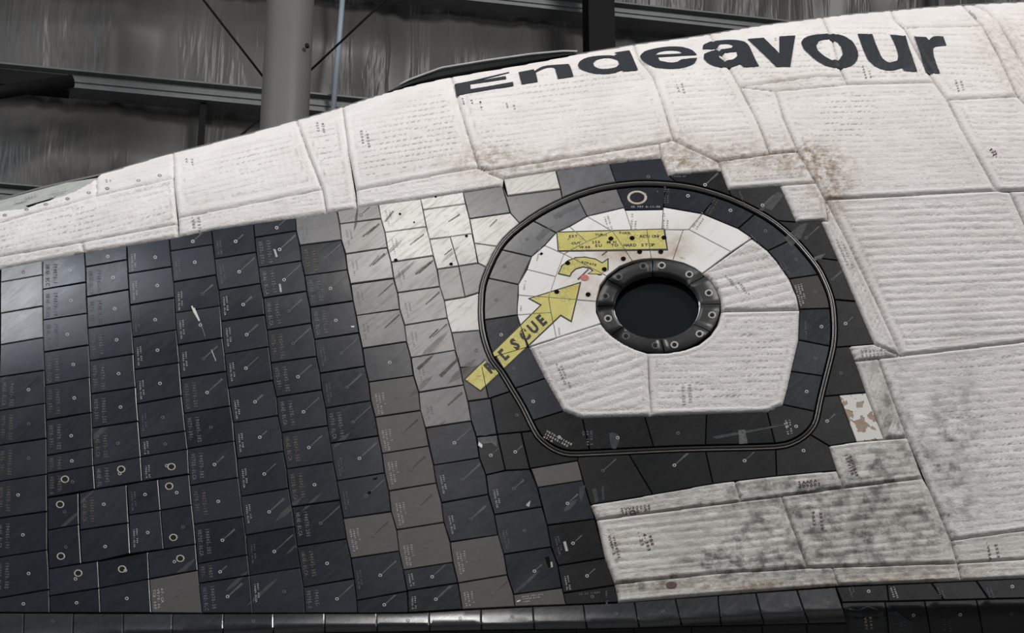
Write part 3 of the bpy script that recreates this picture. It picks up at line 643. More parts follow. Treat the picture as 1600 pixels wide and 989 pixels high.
# lower edge tiles
def L0(x): return float(np.interp(x, [-60,316,640,722,804,884,966,1100,1316,1490,1700,2200], [957.6,958.6,957.6,952.8,948.6,945.3,941.6,931.6,916.2,908.5,899,876]))
def L1(x): return float(np.interp(x, [-60,400,750,940,1120,1330,1700], [1002,992,986,984,979,974,965]))
def strip(gaps, top, bot, m, sts):
    for i in range(len(gaps)-1):
        (a0, a1), (b0, b1) = gaps[i], gaps[i+1]; pts = []
        n = 4
        for k in range(n+1): f = k/n; x = a0+(b0-a0)*f; pts.append((x, top(x)))
        ys = (0.33, 0.66)
        R_ = [(b0+(b1-b0)*f, top(b0)+(bot(b1)-top(b0))*f) for f in ys]; L_ = [(a0+(a1-a0)*f, top(a0)+(bot(a1)-top(a0))*f) for f in ys[::-1]]
        Bt = [(b1+(a1-b1)*k/n, bot(b1+(a1-b1)*k/n)) for k in range(n+1)]
        o = piece('edge_tile', pts+R_+Bt+L_, M[m], ship, random.uniform(-.0005, .0008), grid=9, bev=1.2); tiles.append((np.array(pts+Bt), 0.0, o, m, sts))
strip([(-264,-268),(-190,-193),(-125,-128),(-60,-62),(37,36),(114,113),(192,192),(269,268),(349,348),(427,427),(507,507),(588,589),(670,671),(751,752),(832,835),(911,917),(991,999),(1055,1066),(1122,1127),(1181,1194),(1245,1264),(1306,1325)], L0, L1, 'edge', 'ering')
T12 = lambda x: float(np.interp(x, [1300,1319,1472,1700], [942,941,937.5,932]))
strip([(1306,1316),(1386,1389),(1455,1475),(1525,1545),(1600,1625),(1680,1700),(1790,1810),(1900,1920),(2010,2030),(2120,2140),(2190,2190)], L0, T12, 'deep', 'ering')
BT = lambda x: float(np.interp(x, [-60, 1320, 1321, 1700], [1032, 1032, 1015, 1015]))
strip([(1316,1326),(1383,1392),(1445,1458),(1526,1540),(1604,1620),(1680,1700),(1790,1810),(1900,1920),(2010,2030),(2120,2140),(2190,2190)], T12, BT, 'deep', 'ering')
strip([(-266,-266),(-160,-160),(-60,-60),(40,41),(120,121),(200,202),(285,287),(370,372),(455,457),(540,542),(625,628),(712,715),(800,803),(900,905),(990,995),(1080,1086),(1190,1196),(1260,1266),(1328,1331)], L1, BT, 'deep', 'none')

# ------------------------------------------------------------------ hatch
V2, F2, _ = cdt(densify(ccw(inset(ccw(SEALd), 3.0)), 30), 30, [circ(PC[0], PC[1], 84, 62, 28)])
hatch = mk('side_hatch', SH(V2[:, 0], V2[:, 1], -0.0125), [f[::-1] for f in F2], M['filler'], ship, smooth=True, label='rounded access hatch with white centre and dark tile rim')
IN = [(808.3,480),(808.3,492),(813.4,509),(826.5,541.6),(851.8,591),(880.5,642),(909.8,653.4),(1007,650),(1104,646.5),(1199,643.9),(1223,632),(1230.5,605),(1236,580),(1247.5,531),(1249.3,483),(1244.8,462.7),(1233.2,435.5),(1214,408),(1200,391.7),(1174.5,371.5),(1153.3,357.2),(1097.6,334),(1036.8,323.3),(1036,327.5),(977.2,328.3),(974.6,324.6),(917.5,338),(890,354),(869,363.6),(850.8,383.6),(830.6,401),(810,444.5)]
IN = np.array(IN, float)
CUT = [((965,293),(977,328)),((1038.5,291),(1036.4,325)),((1111.8,305),(1097.6,334)),((1178.6,333),(1153.3,357)),((1234,374.5),(1200,391.7)),((1275.6,426),(1233.2,435.5)),((1296.4,483),(1249.3,483)),((1295.4,541),(1247.5,531)),((1284,591),(1236,580)),((1270,645),(1223,632)),((1204,697),(1199,643.9)),((1108,699),(1104,646.5)),((1011.6,701.4),(1007,650)),((914,704),(909.8,653.4)),((832.6,659.5),(880.5,642)),((803.3,607),(851.8,591)),((774.4,556),(826.5,541.6)),((757,496.3),(808.3,492)),((761.8,438.8),(810,444.5)),((789,385),(830.6,401)),((834.6,341.7),(869,363.6)),((896,310.8),(917.5,338))]
RM = ['wgrey','black','black','black','black','black','grey','black','black','black','deep','deep','deep','deep','black','black','black','wgrey','wgrey','wgrey','wgrey','wgrey']
order = CUT+[CUT[0]]
ring_polys = []
for k in range(len(CUT)):
    (o1, i1), (o2, i2) = order[k], order[k+1]
    P = arc(SI, o1, o2); Q = arc(IN, i2, i1); P[0] = tuple(SI[np.argmin(np.linalg.norm(SI-np.array(o1), axis=1))]); poly = P+Q
    # k-th piece lies between CUT[k] and CUT[k+1]
    m = ['black','black','black','black','black','grey','black','black','black','deep','deep','deep','deep','deep','black','black','black','wgrey','wgrey','wgrey','wgrey','wgrey'][k]  # left and upper-left rim pieces greyed to carry the painted glare
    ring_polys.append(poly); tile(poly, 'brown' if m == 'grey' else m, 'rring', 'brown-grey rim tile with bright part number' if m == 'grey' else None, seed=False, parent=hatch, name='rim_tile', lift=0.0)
WT = [
 [(917.5,338),(974.6,324.6),(977,328.5),(987,359.6),(957,361.4)], [(977,328.5),(1036,327.5),(1034.5,358.6),(987,359.6)], [(1036.4,323.5),(1097.6,334),(1076.3,358.5),(1067.3,359),(1034.5,358.6)],
 [(1097.6,334),(1153.3,357.2),(1174.5,371.5),(1142,393),(1076.3,358.5)], [(1067.3,359),(1076.3,358.5),(1142,393),(1097,427),(1085,418.5),(1068,411),(1051,407)],
 [(957,361.4),(987,359.6),(1010.6,359.2),(1017.7,404),(1003,405),(988.3,408)], [(1010.6,359.2),(1034.5,358.6),(1067.3,359),(1051,407),(1035,404.3),(1017.7,404)],
 [(890,354),(917.5,338),(957,361.4),(916.5,378)], [(850.8,383.6),(869,363.6),(890,354),(916.5,378),(881,396.8)],
 [(881,396.8),(916.5,378),(957,361.4),(988.3,408),(968,416),(948,431)], [(881,396.8),(948,431),(937,446),(931,470.8),(857,464.7),(868,432)],
 [(850.8,383.6),(881,396.8),(868,432),(823.5,421),(830.6,401)], [(823.5,421),(868,432),(857,464.7),(810,461),(810,444.5)], [(810,461),(857,464.7),(861,488.5),(808.3,492),(808.3,480)],
 [(808.3,492),(861,488.5),(869,527.4),(826.5,541),(813.4,509)], [(857,464.7),(931,470.8),(931.5,488),(938.8,505),(869,527.4),(861,488.5)]]
def dirt_attr(o, px, py, extra=None, cell=1.0):
    """soot, brown and stitch masks stored per vertex"""
    n = len(px); br = np.zeros(n); gr = np.zeros(n)
    for (x, y, sx, sy, a, kind) in DIRT:
        g = a*np.exp(-((px-x)/sx)**2-((py-y)/sy)**2)
        if kind == 'b': br += g
        else: gr += g
    gr = gr*cell; br = br*(0.5+0.5*cell)
    col = np.stack([np.clip(br, 0, 1), np.clip(gr, 0, 1), np.zeros(n) if extra is None else extra, np.ones(n)], 1).astype(np.float32)
    at = o.data.color_attributes.new('dirt', 'FLOAT_COLOR', 'POINT'); at.data.foreach_set('color', col.ravel())
DIRT = [(1262,250,38,22,.75,'b'),(1290,275,32,30,.5,'b'),(1300,300,22,20,.5,'b'),(1225,258,90,20,.45,'b'),(1100,240,180,22,.55,'b'),(900,258,170,16,.6,'b'),(1075,255,40,22,.45,'b'),(760,250,50,30,.5,'b'),
 (1050,217,30,12,.5,'b'),(1300,320,30,60,.4,'b'),(1340,440,30,90,.3,'b'),(1365,560,40,24,.45,'g'),(1390,640,26,70,.6,'g'),(1440,680,40,60,.5,'g'),(1500,650,40,110,.35,'g'),
 (1360,730,70,35,.75,'g'),(1240,765,110,22,.6,'g'),(1050,790,100,25,.25,'g'),(1180,870,100,25,.8,'g'),(1130,880,70,15,.6,'g'),(1340,860,120,26,1.0,'g'),(1390,820,110,40,.8,'g'),(1300,800,120,50,.65,'g'),(1200,800,130,60,.45,'g'),
 (1000,915,60,10,.7,'g'),(1040,912,60,10,.7,'g'),(1200,900,220,16,.6,'g'),(1150,915,330,11,.8,'b'),(1450,900,160,14,.65,'b'),(970,850,18,50,.3,'b'),(950,900,14,30,.3,'g'),
 (1480,760,50,120,.3,'g'),(1550,740,80,60,.22,'g'),(60,400,120,14,.22,'b'),(300,345,150,20,.14,'b'),(1220,128,25,8,.5,'b'),(1540,60,26,50,.3,'b'),(1580,110,22,50,.35,'b'),(1585,60,20,40,.2,'b'),(1280,60,14,10,.3,'b'),
 # hatch face
 (1050,385,30,24,.9,'b'),(985,385,30,16,.6,'b'),(955,405,30,16,.55,'b'),(935,395,40,10,.4,'b'),(925,450,22,20,.65,'b'),(900,425,26,14,.45,'b'),(1075,345,30,9,.55,'b'),(1015,350,26,8,.4,'b'),(905,470,26,22,.4,'b'),(1000,400,40,14,.5,'b'),(800,700,10,10,.1,'b')]
wtile = []
for P in WT:
    o = tile(P, 'swhite', 'none', seed=False, parent=hatch, name='white_tile', lift=0.0, gap=0.35, bev=0.6)
    wtile.append(P); me = o.data; co = np.array([v.co[:] for v in me.vertices])+ROOT-CAM
    f = co@FW; px = 800+FPX*(co@RT)/f; py = 494.5-FPX*(co@UP)/f; dirt_attr(o, px, py)
# seal in the groove
def sweep(C, r, h, name, material, sub=10, label=None, off=0):
    C = inset(ccw(C), off) if off else ccw(C); n = len(C); T_ = np.roll(C, -1, 0)-np.roll(C, 1, 0); T_ /= np.linalg.norm(T_, axis=1, keepdims=True); Nn = np.stack([-T_[:, 1], T_[:, 0]], 1)
    V = [SH((C+Nn*r*math.cos(a))[:, 0], (C+Nn*r*math.cos(a))[:, 1], h+r*0.00188*math.sin(a)) for a in np.linspace(0, 2*np.pi, sub, endpoint=False)]
    F = [(k*n+i, k*n+(i+1) % n, ((k+1) % sub)*n+(i+1) % n, ((k+1) % sub)*n+i) for k in range(sub) for i in range(n)]
    return mk(name, np.vstack(V), F, material, ship, smooth=True, label=label)
V2, F2, _ = cdt(densify(inset(ccw(SEALd), -6.5), 40), 40, [inset(ccw(SEALd), 6.5)]); mk('seal_groove', SH(V2[:, 0], V2[:, 1], -0.0095), [f[::-1] for f in F2], M['filler'], ship, smooth=True)
sweep(SEALd, 2.1, -0.002, 'hatch_seal', M['seal'], label='glossy black rubber seal', off=1.2); sweep(SEALd, 1.3, -0.003, 'hatch_seal', M['sealpale'], label='thin grey outer seal bead', off=-2.6)
# window surround: eight tiles rolled into the opening
def ell(cx, cy, rx, ry, t): return (cx+rx*math.cos(t), cy+ry*math.sin(t))
gaps_o = [(1019.7,405),(1097.6,433.4),(1125.5,475),(1111.4,519.3),(1037.9,550.5),(958,522.4),(931.7,478.5),(948.9,436.4)]
ang = [math.atan2((y-478)/73.0, (x-1029)/97.5) for x, y in gaps_o]
for k in range(8):
    a0, a1 = ang[k], ang[(k+1) % 8]
    if a1 < a0: a1 += 2*math.pi
    n = max(5, int((a1-a0)/0.11)); da = 0.010; ts = np.linspace(a0+da, a1-da, n)
    rings = [(96.6,72.2,-.013,0),(96.6,72.2,-.002,0),(95.4,71.2,0,0),(84,62,.0001,0),(73,54.8,-.0001,1),(70,52.6,-.0012,1),(68,51.2,-.0045,1),(67,50.4,-.009,1),(66.4,49.9,-.016,1)]
    V, F, sm = [], [], []
    for rx, ry, h, inn in rings:
        f = (97-rx)/33.0; cx = 1029-3*min(1, f); cyy = 478-1*min(1, f); V.append(SH(cx+rx*np.cos(ts), cyy+ry*np.sin(ts), h))
    for j in range(len(rings)-1):
        for i in range(n-1): F.append((j*n+i, j*n+i+1, (j+1)*n+i+1, (j+1)*n+i)); sm.append(j >= 2)
    for e in (0, n-1): F.append(tuple(j*n+e for j in range(len(rings))))
    mk('window_surround_tile', np.vstack(V), F, M['port'], hatch, smooth=sm)
for x, y in ((1005,416),(1034,415),(1077,429),(966.5,433),(946,463),(950,498),(978,525.5),(1024,540),(1053.8,539),(1093,522),(1112.6,492.5),(1107.5,458)):
    bright = (x, y) in ((1034,415),(1077,429),(950,498),(1053.8,539),(1093,522),(1112.6,492.5),(1107.5,458))
    V, F = annulus(x, y, 6.3, 3.6, 0.0008, 0.0022, 18, 0.9); mk('window_bolt', V, F, M['ringpaint' if bright else 'streak'], hatch, smooth=True, label='pale ceramic ring around a bolt head' if bright else None)
    decal('bolt_head', [circ(x, y, 3.2, 2.9, 10)], 0.0012, M['darksteel'], hatch)
# tunnel, pane and dark cabin behind the window
def ring3(rx, ry, h, n=48, cx=1026, cyy=477): t = np.linspace(0, 2*np.pi, n, endpoint=False); return SH(cx+rx*np.cos(t), cyy+ry*np.sin(t), h)
V = np.vstack([ring3(67.2, 50.6, -.012), ring3(69, 52, -.030), ring3(72, 54, -.045), ring3(95, 74, -.06), ring3(95, 74, -.5)]); n = 48
F = [(j*n+i, j*n+(i+1) % n, (j+1)*n+(i+1) % n, (j+1)*n+i) for j in range(4) for i in range(n)]+[tuple(4*n+i for i in range(n))]
mk('window_tunnel', V, F, M['hole'], hatch, smooth=True)
V = np.vstack([ring3(70, 53, -.033), ring3(70, 53, -.040)]); F = [tuple(range(n)), tuple(range(2*n-1, n-1, -1))]+[(i, (i+1) % n, n+(i+1) % n, n+i) for i in range(n)]
mk('window_pane', V, F, M['glass'], hatch)

# ------------------------------------------------------------------ quilted blankets
BLK = []
def hash2(ix, iy): v = np.sin(ix*127.1+iy*311.7)*43758.5453; return v-np.floor(v)
def vnoise(x, y):
    ix, iy = np.floor(x), np.floor(y); fx, fy = x-ix, y-iy; fx = fx*fx*(3-2*fx); fy = fy*fy*(3-2*fy)
    return (hash2(ix, iy)*(1-fx)+hash2(ix+1, iy)*fx)*(1-fy)+(hash2(ix, iy+1)*(1-fx)+hash2(ix+1, iy+1)*fx)*fy
class Blk:
    def __init__(s, poly, ang, kind, per=12.5, border=16, seed=0):
        border = border*1.25 if kind != 'plain' else border
        s.P = ccw(poly); s.a = math.radians(ang); s.kind = kind; s.per = per; s.border = border; s.seed = seed; BLK.append(s)
    def local(s, X_): ca, sa = math.cos(s.a), math.sin(s.a); return X_[:, 0]*ca-X_[:, 1]*sa, X_[:, 0]*sa+X_[:, 1]*ca
    def height(s, X_, want=False):
        d, _ = edgedist(s.P, X_); a, b = s.local(X_); so = s.seed*17.3
        wob = (vnoise(a/140+so, b/70)-0.5)*4+(vnoise(a/30+so, b/9)-0.5)*1.6
        sd = X_[:, 1]-sil(X_[:, 0]); fade = np.clip((sd-4)/40, 0.12, 1)
        w = np.abs(np.sin(np.pi*(b+wob)/s.per)); puff = w**0.45
        amp = (0.0036 if s.kind == 'line' else 0.0028)*min(1, s.per/11.0)
        if s.kind == 'grid':
            w2 = np.abs(np.sin(np.pi*(a+wob*0.7)/(s.per*1.15))); puff = 0.5*puff+0.5*w2**0.6
        h = amp*puff*(0.65+0.7*vnoise(a/26+so, b/13+3.1))
        h += 0.0032*(vnoise(a/90+so, b/50)-0.5)+0.0030*(vnoise(a/13+so, b/5)-0.5)*0.6
        # border tape: ridges that follow the outline
        if s.border > 0:
            dj = d+(vnoise(a/30, b/30+so)-0.5)*2.0; inb = np.clip((s.border-dj)/3.0, 0, 1)
            rid = 0.0020*(0.5+0.5*np.cos(2*np.pi*dj/5.6))+0.0020*np.exp(-((dj-s.border*0.35)/3.2)**2)
            h = h*(1-inb)+rid*inb+0.0004
        h = h*fade+0.001
        e = np.clip(d/2.4, 0, 1); h = h*e-0.0055*(1-e)**2
        if not want: return h
        st = np.where(w < 0.34, 1.0, 0.0)*fade*(np.clip((d-s.border)/4, 0, 1))
        dash = (np.sin(a*2*np.pi/9.0+np.floor((b+wob)/s.per)*2.1) > -0.25); st = st*dash*(0.9 if s.kind == 'grid' else 0.55)*np.clip(1.7*vnoise(a/70+so, b/45+9)-0.1, 0.22, 1)
        if s.border > 0: st = np.maximum(st, 0.5*np.exp(-((d-s.border*0.95)/1.2)**2)*(vnoise(a/6, b/6) > 0.45)*fade)
        st = np.maximum(st, (0.5 if s.kind == 'line' else 0.38)*np.exp(-(w/0.17)**2)*fade*(d > s.border*.8)*(0.5+0.7*vnoise(a/25+so, b/25)))  # grooves darkened in colour to strengthen the shade between quilt rows
        st = np.maximum(st, 0.8*np.exp(-(d/1.3)**2)*vnoise(a/25+so, b/25))
        return h, st
    def build(s, material, name='quilted_blanket', parent=None, label=None, sa=3.4, sb=2.1):
        ca, sn = math.cos(s.a), math.sin(s.a); a, b = s.local(s.P)
        A = np.arange(a.min()-sa, a.max()+sa*1.5, sa); B = np.arange(b.min()-sb, b.max()+sb*1.5, sb); na, nb = len(A), len(B)
        AA, BB_ = np.meshgrid(A, B); X_ = np.stack([(AA*ca+BB_*sn).ravel(), (-AA*sn+BB_*ca).ravel()], 1)
        idx = np.arange(na*nb).reshape(nb, na); q = np.stack([idx[:-1, :-1], idx[:-1, 1:], idx[1:, 1:], idx[1:, :-1]], -1).reshape(-1, 4)
        cen = X_[q].mean(1); q = q[inside(s.P, cen)]
        cnt = np.bincount(q.ravel(), minlength=len(X_)); bd = (cnt > 0) & (cnt < 4); bi = np.nonzero(bd)[0]
        _, near = edgedist(s.P, X_[bi]); X_[bi] = near
        for c in s.P:
            k = bi[np.argmin(np.linalg.norm(X_[bi]-c, axis=1))]
            if np.linalg.norm(X_[k]-c) < 5: X_[k] = c
        used = np.nonzero(cnt > 0)[0]; rm = np.full(len(X_), -1); rm[used] = np.arange(len(used)); X_ = X_[used]; q = rm[q]
        X_[:, 1] = np.maximum(X_[:, 1], sil(X_[:, 0])+0.02)
        h, st = s.height(X_, True); V = SH(X_[:, 0], X_[:, 1], h)
        me = bpy.data.meshes.new(name); me.vertices.add(len(V)); me.vertices.foreach_set('co', (V-ROOT).astype(np.float32).ravel())
        me.loops.add(q.size); me.polygons.add(len(q)); me.loops.foreach_set('vertex_index', q[:, ::-1].astype(np.int32).ravel()); me.polygons.foreach_set('loop_start', np.arange(0, q.size, 4, dtype=np.int32)); me.polygons.foreach_set('use_smooth', np.ones(len(q), bool))
        me.update(calc_edges=True); me.validate()
        uvl = me.uv_layers.new(name='weave'); aa, bb = s.local(X_); uvv = np.stack([aa, bb], 1)[np.array([l.vertex_index for l in me.loops])]; uvl.data.foreach_set('uv', uvv.astype(np.float32).ravel())
        me.materials.append(material); o = bpy.data.objects.new(name, me); COL.objects.link(o); o.parent = parent or ship
        ca_, cb_ = np.floor(aa/15.0+0.4*np.floor(bb/s.per)), np.floor(bb/s.per); hc = hash2(ca_+s.seed, cb_+3.0)
        dirt_attr(o, X_[:, 0], X_[:, 1], st, 0.35+1.1*hc)
        if label: o['label'] = label
        return o
def silp(x0, x1, step=14):
    n = max(2, int(abs(x1-x0)/step)+1); return [(float(x), float(sil(x))) for x in np.linspace(x0, x1, n)]
G, Ln = 'grid', 'line'
BD = [
 ([(-60,352),(-30,336),(0,328.5),(34,325),(69,314),(113,299.5),(140,285),(150,277),(150,306),(0,347),(-60,364)], 14, 'plain', 0),
 ([(150,277)]+silp(156,270)+[(271,262),(271,277.5),(150,306)], 14, 'plain', 0),
 ([(-60,364),(0,347.5),(150,306.5),(271,278),(277,350),(128,378.5),(0,401),(-60,412)], 14, G, 6),
 ([(-60,412),(0,401),(128,378.5),(132,394),(66,407),(0,419.5),(-60,430)], 12, 'plain', 8), ([(128,378.5),(277,350),(279.5,369.5),(264,372),(198,383.5),(132,394)], 11, 'plain', 9),
 (silp(270,463)+[(480,235),(504,296),(278,341),(272,290)], 13, G, 14), ([(278,341),(504,296),(510,332),(461,340),(396,349),(330,359),(279.5,369.5)], 9, 'plain', 7),
 (silp(463,535)+[(545,240),(558,326),(510,332),(504,296),(480,235)], 9, G, 10), (silp(535,705)+[(725,190),(748,262),(700,270),(556,298),(545,240)], 9, G, 12),
 ([(556,298),(700,270),(748,262.5),(766,272),(786,279.5),(785,290),(723.4,299.8),(656.6,310),(591,319),(558,325)], 9, 'plain', 7),
 ([(748,262),(766,266),(1030,224.5),(1033,246),(952,255),(868.4,266.4),(786,279.4),(766,272)], 8.5, 'plain', 8),
 (silp(705,990)+[(997,91),(1020,119),(1036,165),(1052,219),(1030,224),(766,266),(748,262),(725,190)], 7, G, 12),
 ([(1030,224),(1052,219),(1122,252.5),(1127,266.7),(1044,273.4),(1033,246)], 5, 'plain', 8), ([(1122,252.5),(1203,241),(1247,237),(1275.5,286),(1219,290),(1138,295.6),(1127,266.7)], 4, G, 9),
 ([(1219,290),(1275.5,286),(1290,312),(1294,345),(1282.7,344),(1244.3,347)], 4, 'plain', 8),
 (silp(990,1108)+[(1138,105),(1156,136),(1185,194),(1203,241),(1122,252.5),(1052,219),(1036,165),(1020,119),(997,91)], 3.5, Ln, 12),
 ([(1156,136),(1211,142.5),(1225,187),(1247,237),(1203,241),(1185,194)], 2, 'plain', 10),
 (silp(1108,1284)+[(1300,62),(1311,104),(1318,120),(1277,119.5),(1156,136),(1138,105)], 2, G, 8), (silp(1284,1392)+[(1399,32),(1413,44),(1436,88),(1460,129),(1324,132),(1318,120),(1311,104),(1300,62)], 0, G, 9),
 ([(1156,136),(1277,119.5),(1318,120),(1324,132),(1211,142.5)], 3, 'plain', 5),
 (silp(1392,1503)+[(1535,40),(1413,43),(1399,32)], -1, 'plain', 8), ([(1413,43),(1535,40),(1562,90),(1590,151),(1480,156),(1460,129),(1436,88)], -1.5, Ln, 12),
 (silp(1503,1516)+[(1542,16),(1561,36),(1583,75),(1601,103),(1640,176),(1680,236),(1680,294),(1640,200),(1590,151),(1562,90),(1535,40)], -50, 'plain', 5),
 (silp(1516,1680)+[(1680,236),(1640,176),(1601,103),(1583,75),(1561,36),(1542,16)], -3, G, 10),
 ([(1211,142.5),(1324,132),(1460,129),(1480,156),(1502,200),(1557,298),(1290,312),(1247,237),(1225,187)], 1.5, G, 12),
 ([(1480,156),(1590,151),(1640,200),(1680,294),(1578,298),(1557,298),(1502,200)], -1, Ln, 12),
 ([(1290,312),(1557,298),(1578,300),(1610,370),(1680,500),(1680,527),(1600,534),(1408,556),(1372,477),(1319,367)], 2.5, Ln, 13), ([(1578,299),(1680,294),(1680,500),(1610,370)], -1, Ln, 12),
 ([(1282.7,344),(1294,345),(1290,312),(1319,367),(1372,477),(1408,556),(1366,537.5),(1337,470.8),(1310,407)], 64, 'plain', 9),
 ([(1326.8,541),(1366,537.5),(1408,556),(1336,564)], 4, 'plain', 6), ([(1336,564),(1372,560),(1396,625),(1418,684),(1381.4,686),(1353,613)], 68, 'plain', 9),
 ([(1372,560),(1408,556),(1600,534),(1680,527),(1680,812),(1640,823),(1486,844),(1452,764),(1418,684),(1396,625)], 4.5, G, 13),
 ([(1295.4,696.3),(1338,690),(1418,684),(1442,747),(1319,762),(1307.5,735)], 5, G, 9), ([(922.5,788.5),(1020,772.5),(1114,755.5),(1148,751.5),(1158,783),(1050,797),(932,812)], 8.5, 'plain', 6),
 ([(1148,751.5),(1213.5,743.5),(1307.5,735),(1319,762),(1221,775.5),(1158,783)], 6, 'plain', 7), ([(932,812),(1050,797),(1158,783),(1221,775.5),(1240,827),(1262,887),(1120,896),(960,912.5),(945,872)], 6, Ln, 13),
 ([(1221,775.5),(1319,762),(1442,747),(1452,764),(1486,844),(1496,880),(1262,887),(1240,827)], 6, Ln, 12), ([(1486,844),(1640,823),(1680,812),(1680,868),(1496,880)], 5, 'plain', 7),
 ([(960,912.5),(1120,896),(1262,887.5),(1300,886.5),(1311,914),(1100,930),(966,941)], 4.5, 'plain', 7), ([(1300,886.5),(1496,880),(1503,906.5),(1311,914)], 3, 'plain', 7), ([(1496,880),(1680,868),(1680,899),(1503,906.5)], 3, 'plain', 7)]
for i, (P, an, kd, bo) in enumerate(BD):
    low = P[0][1] > 730 or P[0] in ((1336,564), (1295.4,696.3), (922.5,788.5))
    x0_, y0_ = P[0]; pr = 7.0 if kd == 'plain' else (11.5 if kd == G and (x0_, y0_) == (1372,560) else 11.8 if (x0_, y0_) == (1290,312) else 12.5 if low else 8.8)
    bk = Blk(P, an, kd, pr, bo, i); bk.build(M['blanket_low'] if low else M['blanket'], 'quilted_blanket' if kd != 'plain' else 'edge_blanket', label='soot-stained lower quilted blanket' if low and kd != 'plain' else None)
for k, (P, an, kd, bo) in enumerate([(silp(1680,2190,40)+[(2190,215),(1680,236)], -3, G, 12), ([(1680,236),(2190,215),(2190,500),(1680,527)], 2, Ln, 12), ([(1680,527),(2190,500),(2190,790),(1680,812)], 3, G, 12), ([(1680,812),(2190,790),(2190,878),(1680,899)], 3, 'plain', 7),
    (silp(-262,-60,30)+[(-60,364),(-60,430),(-262,472)], 13, G, 8)]):
    Blk(P, an, kd, 11.5, bo, 80+k).build(M['blanket'], 'quilted_blanket', sa=6, sb=3)
# hatch blankets
HB = [([(1174.5,372),(1200,391.7),(1214,408),(1233.2,435.5),(1244.8,462.7),(1249.3,484),(1127,486),(1126,470),(1121,455),(1112,441),(1097,427.3)], 14, Ln, 4),
 ([(1249.3,484.5),(1247.5,531),(1236,580),(1230.5,605),(1223,632),(1199,643.9),(1104,646.5),(1017,649.7),(1014,600),(1012,551.5),(1040,551.5),(1068,547),(1092,538),(1110,524),(1121,508),(1127,487)], 1, G, 11),
 ([(826.5,541.6),(939,505.5),(946,515),(958,526),(975,537),(992,545),(1012,551.5),(1014,600),(1017,649.7),(1007,650),(909.8,653.4),(880.5,642),(851.8,591)], 17, Ln, 9)]
for i, (P, an, kd, bo) in enumerate(HB):
    Blk(P, an, kd, 14.5 if kd == Ln else 10.5, bo, 50+i).build(M['blanket'], 'hatch_blanket', hatch)
def qh(X_):
    """blanket height under each point, for paint that lies on it"""
    h = np.zeros(len(X_)); 
    for b in BLK:
        k = inside(b.P, X_)
        if k.any(): h[k] = b.height(X_[k])
    return h

# ------------------------------------------------------------------ painted name on the blankets
def cr(P, s, o):
    P = np.array(P, float)/s+np.array(o); n = len(P); out = []
    e = np.roll(P, -1, 0)-P; an = np.degrees(np.arctan2(e[:, 1], e[:, 0])); turn = np.abs((an-np.roll(an, 1)+180) % 360-180)
    for i in range(n):
        j = (i+1) % n; out.append(P[i])
        if np.linalg.norm(P[j]-P[i]) > 6 and (turn[i] < 42 or turn[j] < 42):
            p0 = P[i-1] if turn[i] < 42 else 2*P[i]-P[j]; p3 = P[(j+1) % n] if turn[j] < 42 else 2*P[j]-P[i]
            t = .5; out.append((p0*(-t**3+2*t**2-t)+P[i]*(3*t**3-5*t**2+2)+P[j]*(-3*t**3+4*t**2+t)+p3*(t**3-t**2))/2)
    return np.array(out)
A1 = (3.902, (690, 40)); A2 = (3.81, (1080, 0))
LET = [
 (A1, [(78,362),(170,345),(412,288),(413,293),(200,347),(392,314),(396,332),(176,364),(178,396),(436,350),(440,374),(90,433)], None),
 (A1, [(470,290),(563,272),(568,283),(600,262),(650,248),(775,240),(788,262),(806,318),(710,333),(693,268),(680,260),(640,262),(600,278),(575,292),(588,350),(490,366)], None),
 (A1, [(832,250),(845,222),(890,200),(950,190),(1020,187),(1055,190),(1057,184),(1075,180),(1052,170),(1145,156),(1160,185),(1198,278),(1108,288),(1100,277),(1060,294),(990,303),(920,296),(865,280),(840,265)], [(925,235),(945,215),(990,203),(1040,205),(1075,220),(1083,240),(1065,260),(1010,270),(960,268),(930,252)]),
 (A1, [(1210,195),(1235,165),(1300,145),(1390,133),(1470,137),(1530,158),(1558,187),(1318,200),(1330,220),(1380,235),(1440,230),(1470,212),(1558,203),(1545,235),(1490,262),(1410,273),(1330,268),(1270,250),(1225,220)], [(1305,184),(1330,165),(1390,157),(1445,162),(1465,176)]),
 (A2, [(68,300),(72,275),(110,255),(180,245),(260,243),(320,255),(350,290),(385,370),(405,403),(310,408),(292,390),(250,405),(170,408),(110,393),(75,360),(78,330),(120,310),(190,300),(240,292),(250,278),(225,268),(180,268),(150,283),(155,298)], [(165,340),(200,322),(270,315),(275,340),(250,362),(200,368),(170,355)]),
 (A2, [(335,238),(432,230),(525,325),(525,222),(620,217),(590,405),(505,405)], None),
 (A2, [(655,262),(670,235),(720,215),(790,208),(870,212),(930,235),(970,270),(992,320),(988,365),(955,400),(890,413),(820,403),(755,375),(700,330),(668,295)], [(745,280),(760,252),(800,240),(850,250),(890,285),(902,330),(885,360),(840,365),(790,340),(755,310)]),
 (A2, [(990,210),(1077,211),(1110,300),(1140,360),(1180,382),(1225,370),(1232,340),(1215,280),(1183,215),(1275,222),(1300,300),(1345,434),(1265,430),(1252,413),(1190,427),(1120,415),(1060,375),(1030,320)], None),
 (A2, [(1325,225),(1398,230),(1415,248),(1440,228),(1500,227),(1518,280),(1460,283),(1440,300),(1443,345),(1480,445),(1397,440),(1360,320)], None)]
for (s, o), P, H in LET:
    decal('painted_letter', [cr(P, s, o)], 0.0024, M['black_paint'], ship, grid=3.2, holes=[[cr(H, s, o)]] if H else None, hf=qh)
